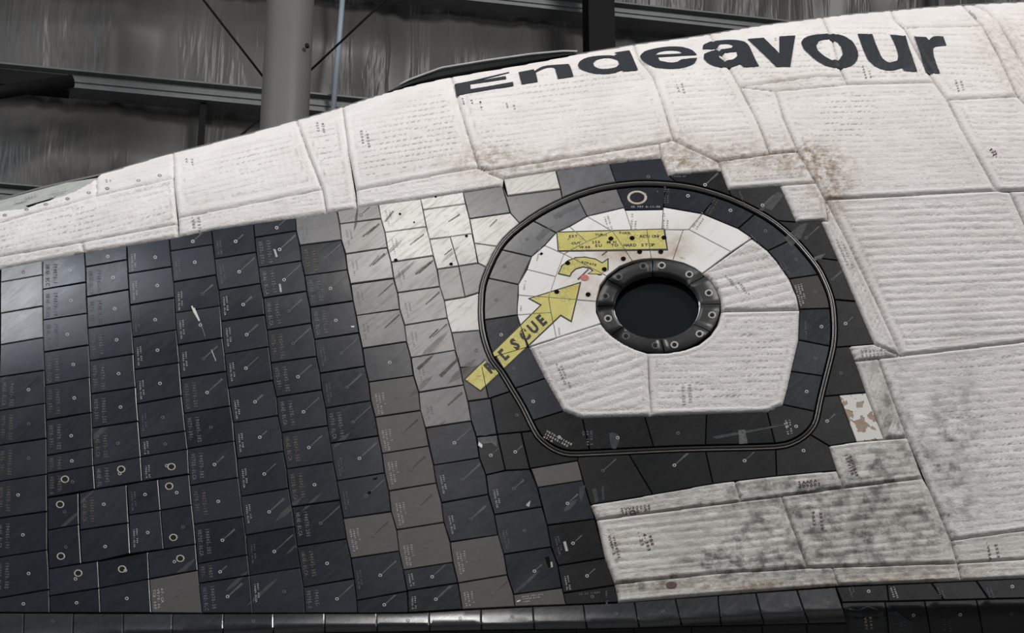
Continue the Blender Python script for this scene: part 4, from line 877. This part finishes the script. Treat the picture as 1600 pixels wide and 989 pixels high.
# short printed marks on the blankets
def ink(x, y, dx, dy, n, ch, adv, material, lines=2, sp=9):
    L = math.hypot(dx, dy); dx, dy = dx/L, dy/L; ln = []
    for k in range(lines):
        s = ''.join(random.choice('V0701934A5-28') for _ in range(max(2, n-random.randint(0, 2)))); ln.append((s, x+dy*-0+(-dy)*0+k*sp*(-dy*-1 if False else abs(dy)), y+k*sp*abs(dx), dx, dy, ch, adv))
    text('printed_mark', ln, 0.0012, M[material], ship, hf=qh)
for a in [(494,192,.15,1,6,3.6,4,'greytext'),(563,205,.15,1,6,4,4.5,'greytext'),(722,155,.2,1,4,3,4,'browntext',3,14),(790,162,.25,1,3,3,5,'greytext',2,12),(1055,130,.3,1,5,3,4.4,'greytext'),(1346,105,.3,1,5,3.2,4.4,'greytext'),(1491,126,.3,1,5,3.2,4.2,'greytext'),(1545,235,.6,1,3,5,4.5,'browntext',2,6),
 (1513,18,.8,1,4,2.6,3,'greytext',2,6),(290,248,.1,1,4,3,4,'greytext'),(300,340,.1,1,5,4.5,5,'greytext',2,9),(1013,838,.3,1,5,5,6,'browntext',3,-9),(950,838,.28,1,8,4,4.6,'browntext',2,7),(970,800,1,-.14,8,5,6,'browntext',2,6),(1247,758,1,-.12,7,5,6,'browntext',2,6),(1319,712,.35,1,7,5,5,'browntext',2,7),(1290,570,1,-.05,1,1,1,'greytext'),
 (1345,552,1,-.08,9,4.5,6,'greytext',2,7),(1268,800,.1,1,5,4.5,6,'browntext',2,12),(1540,848,.2,1,5,4,6,'browntext',2,14),(868,570,.45,1,8,3.6,4.6,'greytext',2,8),(1132,432,.75,1,8,2.6,3.6,'greytext',2,9),(1150,440,.75,1,7,2.6,3.8,'greytext',2,8),(1065,600,.05,1,8,5,4.5,'palegrey',2,10),(1305,375,.45,1,10,3.4,4.6,'palegrey',2,9),(770,265,1,-.1,1,1,1,'greytext'),(1210,60,.2,1,3,3,3,'palegrey',2,7),(165,281,.2,1,3,3,3,'greytext',2,6),(96,310,1,-.3,1,1,1,'greytext')]:
    if a[4] > 1: ink(*a)
# dabs of dark soot print in the lower border
for x, y, rx, ry in ((989,835-33,5,4),(1049,915,9,5)):
    decal('ink_dab', [circ(x, y, rx, ry, 10)], 0.0012, M['browntext'], ship, hf=qh)
# bolts along the upper left flange and the opening behind it
for x, y in ((8,337),(42,328),(72,320),(106,311),(139,302),(168,295),(217,283),(250,275)):
    V, F = annulus(x, y, 3.6, 1.2, 0.0025, 0.004, 12, 0.6); mk('flange_bolt', V, F, M['greytext'], ship, smooth=True)
jp = [(-60,331.5),(0,311.5),(62,294.5),(103,284),(153,276),(140,286.5),(112,300.5),(69,315),(34,326),(0,329.5),(-60,353)]
V2, F2, _ = cdt(densify(ccw(jp), 14), 12); mk('thruster_port_wall', SH(V2[:, 0], np.maximum(V2[:, 1], sil(V2[:, 0])+.5), -0.004-0.006*np.clip(edgedist(ccw(jp), V2)[0]/6, 0, 1)), [f[::-1] for f in F2], M['jamb'], ship, smooth=True, label='grey-green inner wall of the opening')
decal('port_shadow_gap', [[(40,322),(78,311),(88,308),(75,316),(45,325)]], 0.0012, M['hole'], ship, grid=8)
for ln in ([('XK04', 22, 316, 1, -.26, 3, 5)], [('V070', 38, 309, 1, -.26, 3, 5)], [('A-2910', 74, 306, 1, -.22, 3, 4.6)], [('V070-39', 78, 301, 1, -.2, 2.6, 3.8)]):
    L = math.hypot(ln[0][3], ln[0][4]); s0 = ln[0]; text('printed_mark', [(s0[0], s0[1], s0[2], s0[3]/L, s0[4]/L, s0[5], s0[6])], -0.0015, M['greytext'], ship)
# dark cockpit window frame rising behind the skyline
def cockpit():
    xs = np.linspace(602, 900, 60); top = np.interp(xs, [602,640,690,760,830,880,900], [145,126,107.5,96,86,81.5,82]); bot = sil(xs)+1.5
    V, F = [], []; n = len(xs)
    for k, (f, off) in enumerate(((0, .0), (.35, -.012), (.7, -.004), (1, .02), (1, .14), (0, .14))):
        y = bot*(1-f)+np.minimum(top, bot)*f; V.append(Pt(xs, y, Yfront(xs, sil(xs)+0.3)+0.02+off))
    for j in range(6):
        for i in range(n-1): F.append((j*n+i, j*n+i+1, ((j+1) % 6)*n+i+1, ((j+1) % 6)*n+i))
    F += [tuple(j*n for j in range(6)), tuple(j*n+n-1 for j in range(5, -1, -1))]
    mk('cockpit_window_frame', np.vstack(V), F, M['frameblack'], ship, smooth=False, label='dark edge of a forward window above the skyline')
    xs = np.linspace(625, 902, 50); top = np.interp(xs, [602,640,690,760,830,880,902], [145,125.5,107,95.5,85.5,81,81.5]); V = []; n = len(xs)
    for dy, off in ((0, .0), (.7, -.003), (1.2, .0)): V.append(Pt(xs, top+dy-1.2, Yfront(xs, sil(xs)+0.3)+0.03+off))
    F = [(j*n+i, j*n+i+1, (j+1)*n+i+1, (j+1)*n+i) for j in range(2) for i in range(n-1)]; o = mk('window_trim', np.vstack(V), F, M['jamb'], ship, smooth=True)
    sm_ = o.modifiers.new('thick', 'SOLIDIFY'); sm_.thickness = 0.004
cockpit()
# ------------------------------------------------------------------ marks on the tiles
PN = ['V070-391', '194045-', '1190VD-', 'V070E-OLCA', 'HOAE-BLCA', '39104-', '2A24-A', '24300-L37']
STREAKD = (0.74, -0.67)
def tile_marks(P, lift, o, m, st):
    if st == 'none': return
    c = P.mean(0); mn, mx = P.min(0), P.max(0); h0 = lift+0.0005
    if len(P) > 6 and st == 'rring': pass
    wdt = mx[0]-mn[0]; hgt_ = mx[1]-mn[1]
    # centroid ring
    cx, cyy = c[0]+3, c[1]+1
    if st == 'ering':
        cx, cyy = c[0]+8, (mn[1]+min(mx[1], 990))/2-3
        if random.random() < 0.45: return
    if st == 'rring' : cx, cyy = c[0], c[1]
    rm = 'ringpaint' if (m in ('black', 'deep', 'port') and random.random() < 0.7) else 'streak'
    if st not in ('faint',):
        V, F = annulus(cx, cyy, 2.9, 1.35, h0, h0+0.0009, 12, 0.95); mk('plug_ring', V, F, M[rm], o, smooth=True)
    if st in ('big', 'small', 'ring', 'bright', 'faint') and cx > 280 and random.random() < 0.8:
        L = random.uniform(10, 30) if cx < 420 or cx > 760 else random.uniform(24, 42); L = min(L, (mx[0]-cx)/0.78); wd0 = random.uniform(0.8, 1.9)
        d = np.array(STREAKD); nn = np.array([-d[1], d[0]]); a = np.array([cx, cyy])+d*3.2; b = a+d*L
        q = clip([a-nn*0.5*wd0, a+nn*0.5*wd0, b+nn*1.1*wd0, b-nn*1.1*wd0], inset(ccw(P), 2.5)) if len(P) < 12 else None
        if q is not None: decal('run_streak', [q], h0, M['bluntstreak' if m in ('grey', 'bare', 'lgrey', 'wgrey') else 'streak'], o, grid=14)
    # leaning left edge direction for the stencil lines
    if st in ('big', 'small', 'bright', 'warm', 'faint'):
        yl = np.sort(P[P[:, 0] < c[0]-wdt*0.2][:, 1]); 
        lp = P[P[:, 0] < c[0]-wdt*0.15]; t0, t1 = lp[np.argmin(lp[:, 1])], lp[np.argmax(lp[:, 1])]
        d = t1-t0; L = np.linalg.norm(d); d = d/(L+1e-6)
        if L < 24 or d[1] < 0.6: return
        if st == 'big':
            mt = random.choice(['stencil', 'stencil', 'stencilwarm']); ch, adv, offs, n = 6.2, 4.1, (5, 17), 11
            ss = [random.choice(['V070-391-', 'V070E-0LCA', 'H0AE-BLCA']), '1940'+random.choice(['45-', '70-'])+random.choice(['191', '382', '205'])]
        elif st == 'small':
            mt = 'stencilhi' if random.random() < .6 else 'stencil'; ch, adv, offs = 2.6, 2.9, (6, 10.5); ss = ['190'+str(random.randint(10, 99))+'-0LCA', '0941 '+str(random.randint(100, 999))]
        elif st == 'bright': mt = 'stencilhi'; ch, adv, offs = 3.1, 3.3, (6, 11, 17); ss = ['V070-391012', '190'+str(random.randint(10, 99))+'-0LCA', '7361-T'][:3]
        elif st == 'warm': mt = 'stencilhi'; ch, adv, offs = 4.0, 4.6, (5, 11, 17); ss = ['TCS-50P00', 'V070-0LCA', '47-CA']
        else: mt = 'streak'; ch, adv, offs = 3, 3.2, (7, 13); ss = ['V070-391', '190'+str(random.randint(10, 99))]
        lines = []; start = random.uniform(0.22, 0.42)*L
        if st == 'big': start = 0.16*L
        for s, of in zip(ss, offs):
            s = s[:max(2, int((L-start-2)/adv))]; x = t0[0]+d[0]*start+of-ch*0.0+1.5; y = t0[1]+d[1]*start-of*0.17
            lines.append((s, x-1.5, y, d[0], d[1], ch, adv))
        text('stencil_mark', lines, h0, M[mt], o, within=inset(ccw(P), 1.5) if len(P) < 14 else None)
for t_ in tiles: tile_marks(*t_)
# larger plug rings on the access tiles
def owner(x, y):
    for P, l, o, m, st in tiles:
        if inside(ccw(P), np.array([[x, y]]))[0]: return l, o
    return 0.0, ship
for x, y in ((101.5,749),(189.5,733.5),(268,729.5),(94,788.5),(264.5,760),(271,840),(95.5,869.5),(122.5,896),(191,889.5),(282,873)):
    l, o = owner(x, y); V, F = annulus(x, y, 6.6, 4.6, l+.0005, l+.0016, 22, 0.88); mk('access_plug_ring', V, F, M['cream'], o, smooth=True)
    decal('plug_head', [circ(x, y, 4.2, 3.7, 12)], l+.0006, M['darksteel'], o)
l, o = owner(995, 309); V, F = annulus(995.5, 308.8, 15.5, 11.5, .0005, .0015, 30, .66*1.05); mk('access_plug_ring', V, F, M['cream'], o, smooth=True, label='large cream ring on a rim tile')
for ln, mt in (([('CE 797 8-11-00', 986, 324.5, 1, 0, 2.6, 3.3)], 'stencilhi'), ([('9', 1026, 301, 1, 0, 3, 3)], 'stencil')): text('stencil_mark', ln, .0007, M[mt], o)
# stencils on rim and outer tiles, text that reads along the given direction
def tx(s, x, y, ang_, ch, adv, mt, extra=()):
    a = math.radians(ang_); d = (math.cos(a), math.sin(a)); l, o = owner(x+d[0]*3, y+d[1]*3)
    text('stencil_mark', [(q, x-d[1]*k, y+d[0]*k, d[0], d[1], ch, adv) for q, k in ((s, 0),)+tuple(extra)], l+.0008, M[mt], o)
tx('V070-391048', 853, 675, 28, 3.4, 4.2, 'cream', (('194045-382', 5), ('47-A', 10)))
tx('3901-TAT', 1040, 318, -88, 3, 3.4, 'stencilwarm', (('V070-39', 5),)); tx('3901-TAT', 1105, 333, -58, 3, 3.4, 'stencilwarm', (('V070-391', 5),))
tx('V070-391', 1172, 368, 50, 2.6, 3.2, 'stencil', (('19404', 5),)); tx('1940 451', 1222, 410, 62, 2.8, 3.2, 'stencil', (('V070', 5),))
tx('V070-391020', 1241, 446, 74, 3, 3.2, 'stencilhi', (('190VD-0LCA', -4.5), ('1940 451', -9)))
tx('V070-3912', 1257, 502, 88, 2.8, 3.2, 'stencil'); tx('V070', 1103, 380, 90, 1, 1, 'stencil') if False else None
tx('V070 2', 922, 673, 88, 3.5, 4, 'stencil', (('39 104', 6), ('CA', 12))); tx('V070-39', 1226, 657, 80, 2.8, 3.4, 'stencilhi', (('194 451', -6),))
tx('20', 1225, 661, 70, 5.5, 5, 'stencilhi')
tx('V070-391045', 1050, 273.5, -2, 2.6, 2.8, 'stencil', (('19404-20', 4),)); tx('V070-39', 1154, 300, 70, 3, 3.4, 'stencilwarm')
tx('V070-391-012', 816, 934, -8, 2.2, 2.8, 'stencilhi', (('190VD-0LCA', 3.6), ('1904', 7.6)))
tx('3901 TAT', 946, 923, 88, 3, 3, 'stencil'); tx('CE-39 1190V', 905, 930, -5, 3, 3, 'stencil')
for x, s, mt in ((1330,'194','stencil'),(1395,'194045','stencilhi'),(1468,'190451','stencil'),(1545,'190451','stencil')): tx(s, x, 917, 70, 2.8, 3.4, mt, (('V0703', 5),))
tx('V070', 1350, 964, 84, 4, 5.5, 'cream', (('E190', -8),)); tx('V07', 1405, 970, 84, 4, 5.5, 'stencil', (('19', -7),)); tx('V0703', 1482, 968, 84, 3.4, 4, 'stencil'); tx('00910', 1473, 966, 84, 3, 4, 'stencil')
for a in (('0941-27', 1192, 370, 90, 1, 1, 'stencil'),): pass
# faint marks on white hatch tiles
def wx(s, x, y, a, ch, adv, extra=()): tx(s, x, y, a, ch, adv, 'palegrey', extra)
wx('V070-391', 948, 337, 72, 2.8, 3.4, (('1904-2', 5),)); wx('V070-39', 988, 358, -86, 3, 3.6, (('1904', 6),)); wx('V070-39', 1038, 357, -87, 3, 3.6, (('1940', 6),)); wx('V070-391', 1084, 356, -57, 3, 3.6, (('194045', 6),))
wx('V070-39', 840, 408, -75, 2.6, 3.2); wx('V07-1', 820, 453, -80, 2.6, 3.2); wx('V07', 815, 486, -85, 2.6, 3.2); wx('194', 822, 525, 75, 2.6, 3.4); wx('V070', 872, 512, 85, 2.6, 3); wx('V07', 1062, 403, 18, 2.4, 3)
# streak splash and chips
def free(polys, mt, h=.0008, name='wear_mark'):
    l, o = owner(*np.array(polys[0]).mean(0)); decal(name, polys, l+h, M[mt], o, grid=10)
free([[(299,479),(301,478),(303,482),(304.5,481),(313,501),(311,502.5),(303,489)]], 'chip'); free([[(312,503),(314,503),(322,527),(321,528)]], 'stencil'); free([[(330,547),(331,546),(338,563),(337,565)]], 'stencilhi')
free([[(748,690),(754,695),(753,700),(747,696)]], 'chip'); free([[(823,787),(829,782),(827,792),(822,790)]], 'ringpaint'); free([[(742,656),(750,651),(758,648),(768,654),(773,662),(774,676),(758,681),(748,680),(744,668)]], 'scuff'); free([[(746,684),(776,681),(777,699),(768,692),(755,694),(747,690)]], 'streak')
free([[(427,389),(431,390),(434,401),(431,402)]], 'stencilhi'); free([[(436,444),(439,444),(441,457),(438,457)]], 'stencilhi'); free([[(548,509),(554,509),(553,512),(549,511)]], 'chip')
free([[(575,768),(580,767),(579,771),(574,772)]], 'hole'); free([[(583,747),(590,746),(588,749),(583,749)]], 'hole')
free([[(952,677),(958,676),(966,679),(968,690),(962,702),(956,701),(953,690)]], 'scuff'); free([[(1153.5,672),(1164,671.5),(1168,693),(1155,694)]], 'streak')
free([[(1112,683),(1120,681),(1230,662),(1232,664),(1120,686)]], 'scuff'); free([[(851,871),(858,869),(861,885),(857,887)]], 'hole')
free([[(880,847),(884,846),(888,861),(884,862)]], 'ringpaint'); free([[(860,878),(863,878),(864,886),(861,887)]], 'ringpaint'); free([[(807,939),(814,937),(812,940),(808,941)]], 'chip')
free([[(1225,372),(1250,352),(1262,348),(1252,372),(1236,386)]], 'smear'); free([[(1190,322),(1215,300),(1225,305),(1205,330)]], 'smear'); free([[(1243,365),(1256,357),(1247,368),(1238,372)]], 'scuff'); free([[(1272,402),(1290,396),(1283,405),(1272,408)]], 'streak'); free([[(1185,328),(1200,318),(1192,330)]], 'scuff')
free([[(1326,950),(1340,953),(1356,947),(1380,955),(1384,972),(1380,1000),(1330,1000)]], 'scuff'); free([[(1388,956),(1400,954),(1415,966),(1428,972),(1424,1000),(1390,1000)]], 'scuff')
free([[(905,762),(915,758),(912,775),(908,785),(905,775)]], 'scuff'); free([[(925,765),(931,763),(936,783),(930,786)]], 'scuff'); free([[(940,764),(943,758),(945,780),(941,782)]], 'scuff')
free([[(835,372),(848,359),(866,352),(858,363),(842,376)]], 'smear'); free([[(863,337),(882,325),(905,318),(908,322),(885,333),(868,343)]], 'smear')
for P in ([(601,345),(613,329),(616,330),(603,346)], [(566,369),(586,353),(587,355),(567,371)], [(553,362),(555,340),(558,325),(560,326),(558,350)], [(577,416),(592,399),(593,400),(578,417)], [(640,382),(662,365),(663,367),(641,383)], [(700,346),(718,334),(719,336),(701,347)], [(648,427),(672,408),(674,411),(650,429)], [(764,354),(776,342),(777,344),(765,355)], [(694,398),(706,388),(707,390),(695,399)], [(670,527),(684,513),(685,515),(671,529)], [(650,576),(668,560),(680,552),(672,562),(655,578)], [(686,586),(716,558),(718,561),(690,590)]):
    free([P], 'bluntstreak', .0009, 'run_streak')
for x, y, r in ((618.5,406.5,2.6),(705,413,2.4),(729,369,2),(681,307.5,1.5),(647,347,1.2),(625,334,1.6),(860.5,396,0)):
    if r: free([circ(x, y, r*1.2, r, 9)], 'hole', .0009, 'small_pit')
free([[(843,397),(846,394),(848,396),(850,395),(846,399)]], 'hole', .0009)
# ------------------------------------------------------------------ yellow rescue markings, cut tile by tile
cover = [(P, l, o) for P, l, o, m, st in tiles if 715 < np.array(P)[:, 0].mean() < 1110 and 320 < np.array(P)[:, 1].mean() < 640]
def marking(poly, h, mt, name, g=0.5, label=None):
    for P, l, o in cover:
        Pc = inset(ccw(P), g)
        if len(Pc) > 14 or o.name.startswith('rim'):
            # ring tiles are nearly convex; use their hull corners
            pass
        q = clip(poly, Pc)
        if q is not None: decal(name, [q], l+h, M[mt], o, grid=12, label=label)
def grow(P, d): return inset(ccw(P), -d)
PANEL = [(871,363.8),(1036.5,359),(1041.5,388.7),(873,391.3)]
ARROW = [(906.4,441.5),(827.5,466.7),(845,476.5),(725.9,593.4),(751,611),(876,493),(893,503)]
def triple(P, gd):
    marking(grow(P, gd), .0005, 'outline', 'marking_outline'); marking(P, .0009, 'yellow', 'rescue_marking')
marking([(869.2,362),(1036,357.2),(1039,357.4),(1044,391.4),(871.5,393.4)], .0005, 'outline', 'marking_outline'); marking(PANEL, .0009, 'yellow', 'rescue_marking', label='yellow instruction panel')
triple([(905.6,443),(829,466.8),(847,476.5),(727.5,593.4),(750.8,609.8),(876,491.5),(892,501)], 2.0)
# curved arrow as convex strips so each clips cleanly
ca_o = [(874,427),(879,416),(889,408),(901,403.5),(915,403),(930,406),(941,412),(949,406.5),(949,428.5)]; ca_i = [(890.5,430.5),(892.5,425.5),(899,419.5),(911,416),(921.5,418),(928,423),(920.5,427.3),(949,428.5)]
CA = ca_o+ca_i[::-1][1:]
def strips(P1, P2, d=0):
    out = []
    for k in range(len(P1)-1): out.append([P1[k], P1[k+1], P2[k+1], P2[k]])
    return out
quads = [[(874,427),(879,416),(892.5,425.5),(890,430.5)],[(879,416),(889,408),(899,419.5),(892.5,425.5)],[(889,408),(901,403.5),(911,416),(899,419.5)],[(901,403.5),(915,403),(921.5,418),(911,416)],[(915,403),(930,406),(928,423),(921.5,418)],[(930,406),(941,412),(936,428),(928,423)],[(941,412),(949,406.5),(949,428.5),(936,428)],[(928,423),(936,428.2),(920.5,427.3)]]
def quadsmark(mt, h, gr):
    for q in quads: marking(grow(q, gr) if gr else q, h, mt, 'rescue_marking' if mt == 'yellow' else 'marking_outline')
quadsmark('outline', .0005, 1.9); quadsmark('yellow', .0009, 0.12)
# words
def words(s, x, y, dx, dy, ch, adv, mt='outline'):
    L = math.hypot(dx, dy); V, F = text_geo([(s, x, y, dx/L, dy/L, ch, adv)])
    if V is None: return
    by = {}
    cen = np.array([V[list(f)].mean(0) for f in F])
    for P, l, o in cover:
        k = inside(inset(ccw(P), .6), cen)
        if not k.any(): continue
        FF = [f for f, ok in zip(F, k) if ok]; us = sorted({i for f in FF for i in f}); rm = {u: i for i, u in enumerate(us)}
        mk('painted_word', SH(V[us, 0], V[us, 1], l+.0013), [tuple(rm[i] for i in f) for f in FF], M[mt], o, smooth=True)
GOFF = 0.05
for k, c in enumerate('RESCUE'):
    cx_, cy_ = [(766, 573.5), (788.5, 553), (806.5, 536.2), (820, 523.8), (833.5, 512), (847.5, 499.5)][k]
    words(c, cx_-5.2+0.675*8.2, cy_+4.7+0.735*8.2, 0.735, -0.675, 17.5, 13.2)
GOFF = 0.03
words('ACTION!', 999, 371.5, 1, 0, 4.2, 4.8); words('STOP', 1002, 385, 1, -.01, 4.2, 5.6); words('HARD', 974, 385.2, 1, -.01, 4.2, 5.0); words('TO', 955, 385.4, 1, -.01, 4.2, 5.0); words('EU', 930, 386, 1, -.01, 4.2, 5.2)
words('TURN', 930, 369, 1, -.02, 3.6, 4.4); words('EST', 889, 371, 1, -.02, 3.6, 4.6); words('250', 925, 380.5, 1, -.02, 3.8, 4.6); words('MIN', 948, 380.5, 1, -.02, 3.8, 4.8); words('TOOL', 967, 366, 1, -.02, 3.2, 5); words('CUT', 893, 382, 1, -.02, 3.4, 5); words('WIRE', 905, 388, 1, -.02, 3.0, 4.6)
words('ROTATE', 908, 411, 1, .22, 3.4, 4.2)
for x, y in ((954.6,373),(987.7,372.3),(1037.5,371.5),(974,404.4),(999.5,393.5),(1032.5,393.5),(887,411.3),(944.3,421),(870,456.3),(919,460.2)):
    l, o = owner(x, y); decal('plug_hole', [circ(x, y, 4.0, 3.2, 14)], .0017, M['hole'], o)
l, o = owner(913.5, 434); decal('red_dot', [circ(913.5, 434, 6.3, 4.6, 18)], .0012, M['red'], o, label='round red dot')
free([[(902,436),(919,420),(920.5,421),(904,437.5)]], 'stencilwarm', .0011); free([[(940,398),(949,391.5),(950,392.5),(941,399.5)]], 'stencilwarm', .0011)

# soft pale and dark sweeps across groups of tiles (old streamwise run marks)
for (x, y, L_, w_, mt) in ((430,815,60,9,'smear'),(470,800,46,5,'smear'),(425,975,0,0,''),(385,948,70,6,'smear'),(352,925,50,7,'smear'),(445,868,30,3,'smear'),(520,700,36,8,'smear'),(90,830,50,6,'smear'),(120,790,40,4,'smear'),(270,905,50,8,'smear'),(140,690,44,9,'smear'),(700,600,60,12,'dsmear'),(640,620,50,9,'dsmear'),(655,560,60,10,'dsmear'),(600,400,40,6,'dsmear'),(612,440,50,6,'dsmear'),(690,410,40,6,'dsmear'),(660,690,50,8,'dsmear'),(800,930,60,6,'smear'),(880,800,30,8,'smear'),(700,880,40,5,'smear')):
    if not L_: continue
    d = np.array(STREAKD); nn = np.array([-d[1], d[0]]); a = np.array([x, y], float); sh = [a, a+d*L_*.3+nn*w_*.5, a+d*L_*.75+nn*w_*.4, a+d*L_, a+d*L_*.7-nn*w_*.4, a+d*L_*.25-nn*w_*.4]
    for P, l, o, m, st in tiles:
        if abs(np.array(P)[:, 0].mean()-x) > 120 or abs(np.array(P)[:, 1].mean()-y) > 120: continue
        q = clip(sh, inset(ccw(P), 1.6)) if len(P) < 12 else None
        if q is not None: decal('run_mark', [q], l+.0004, M[mt], o, grid=12)
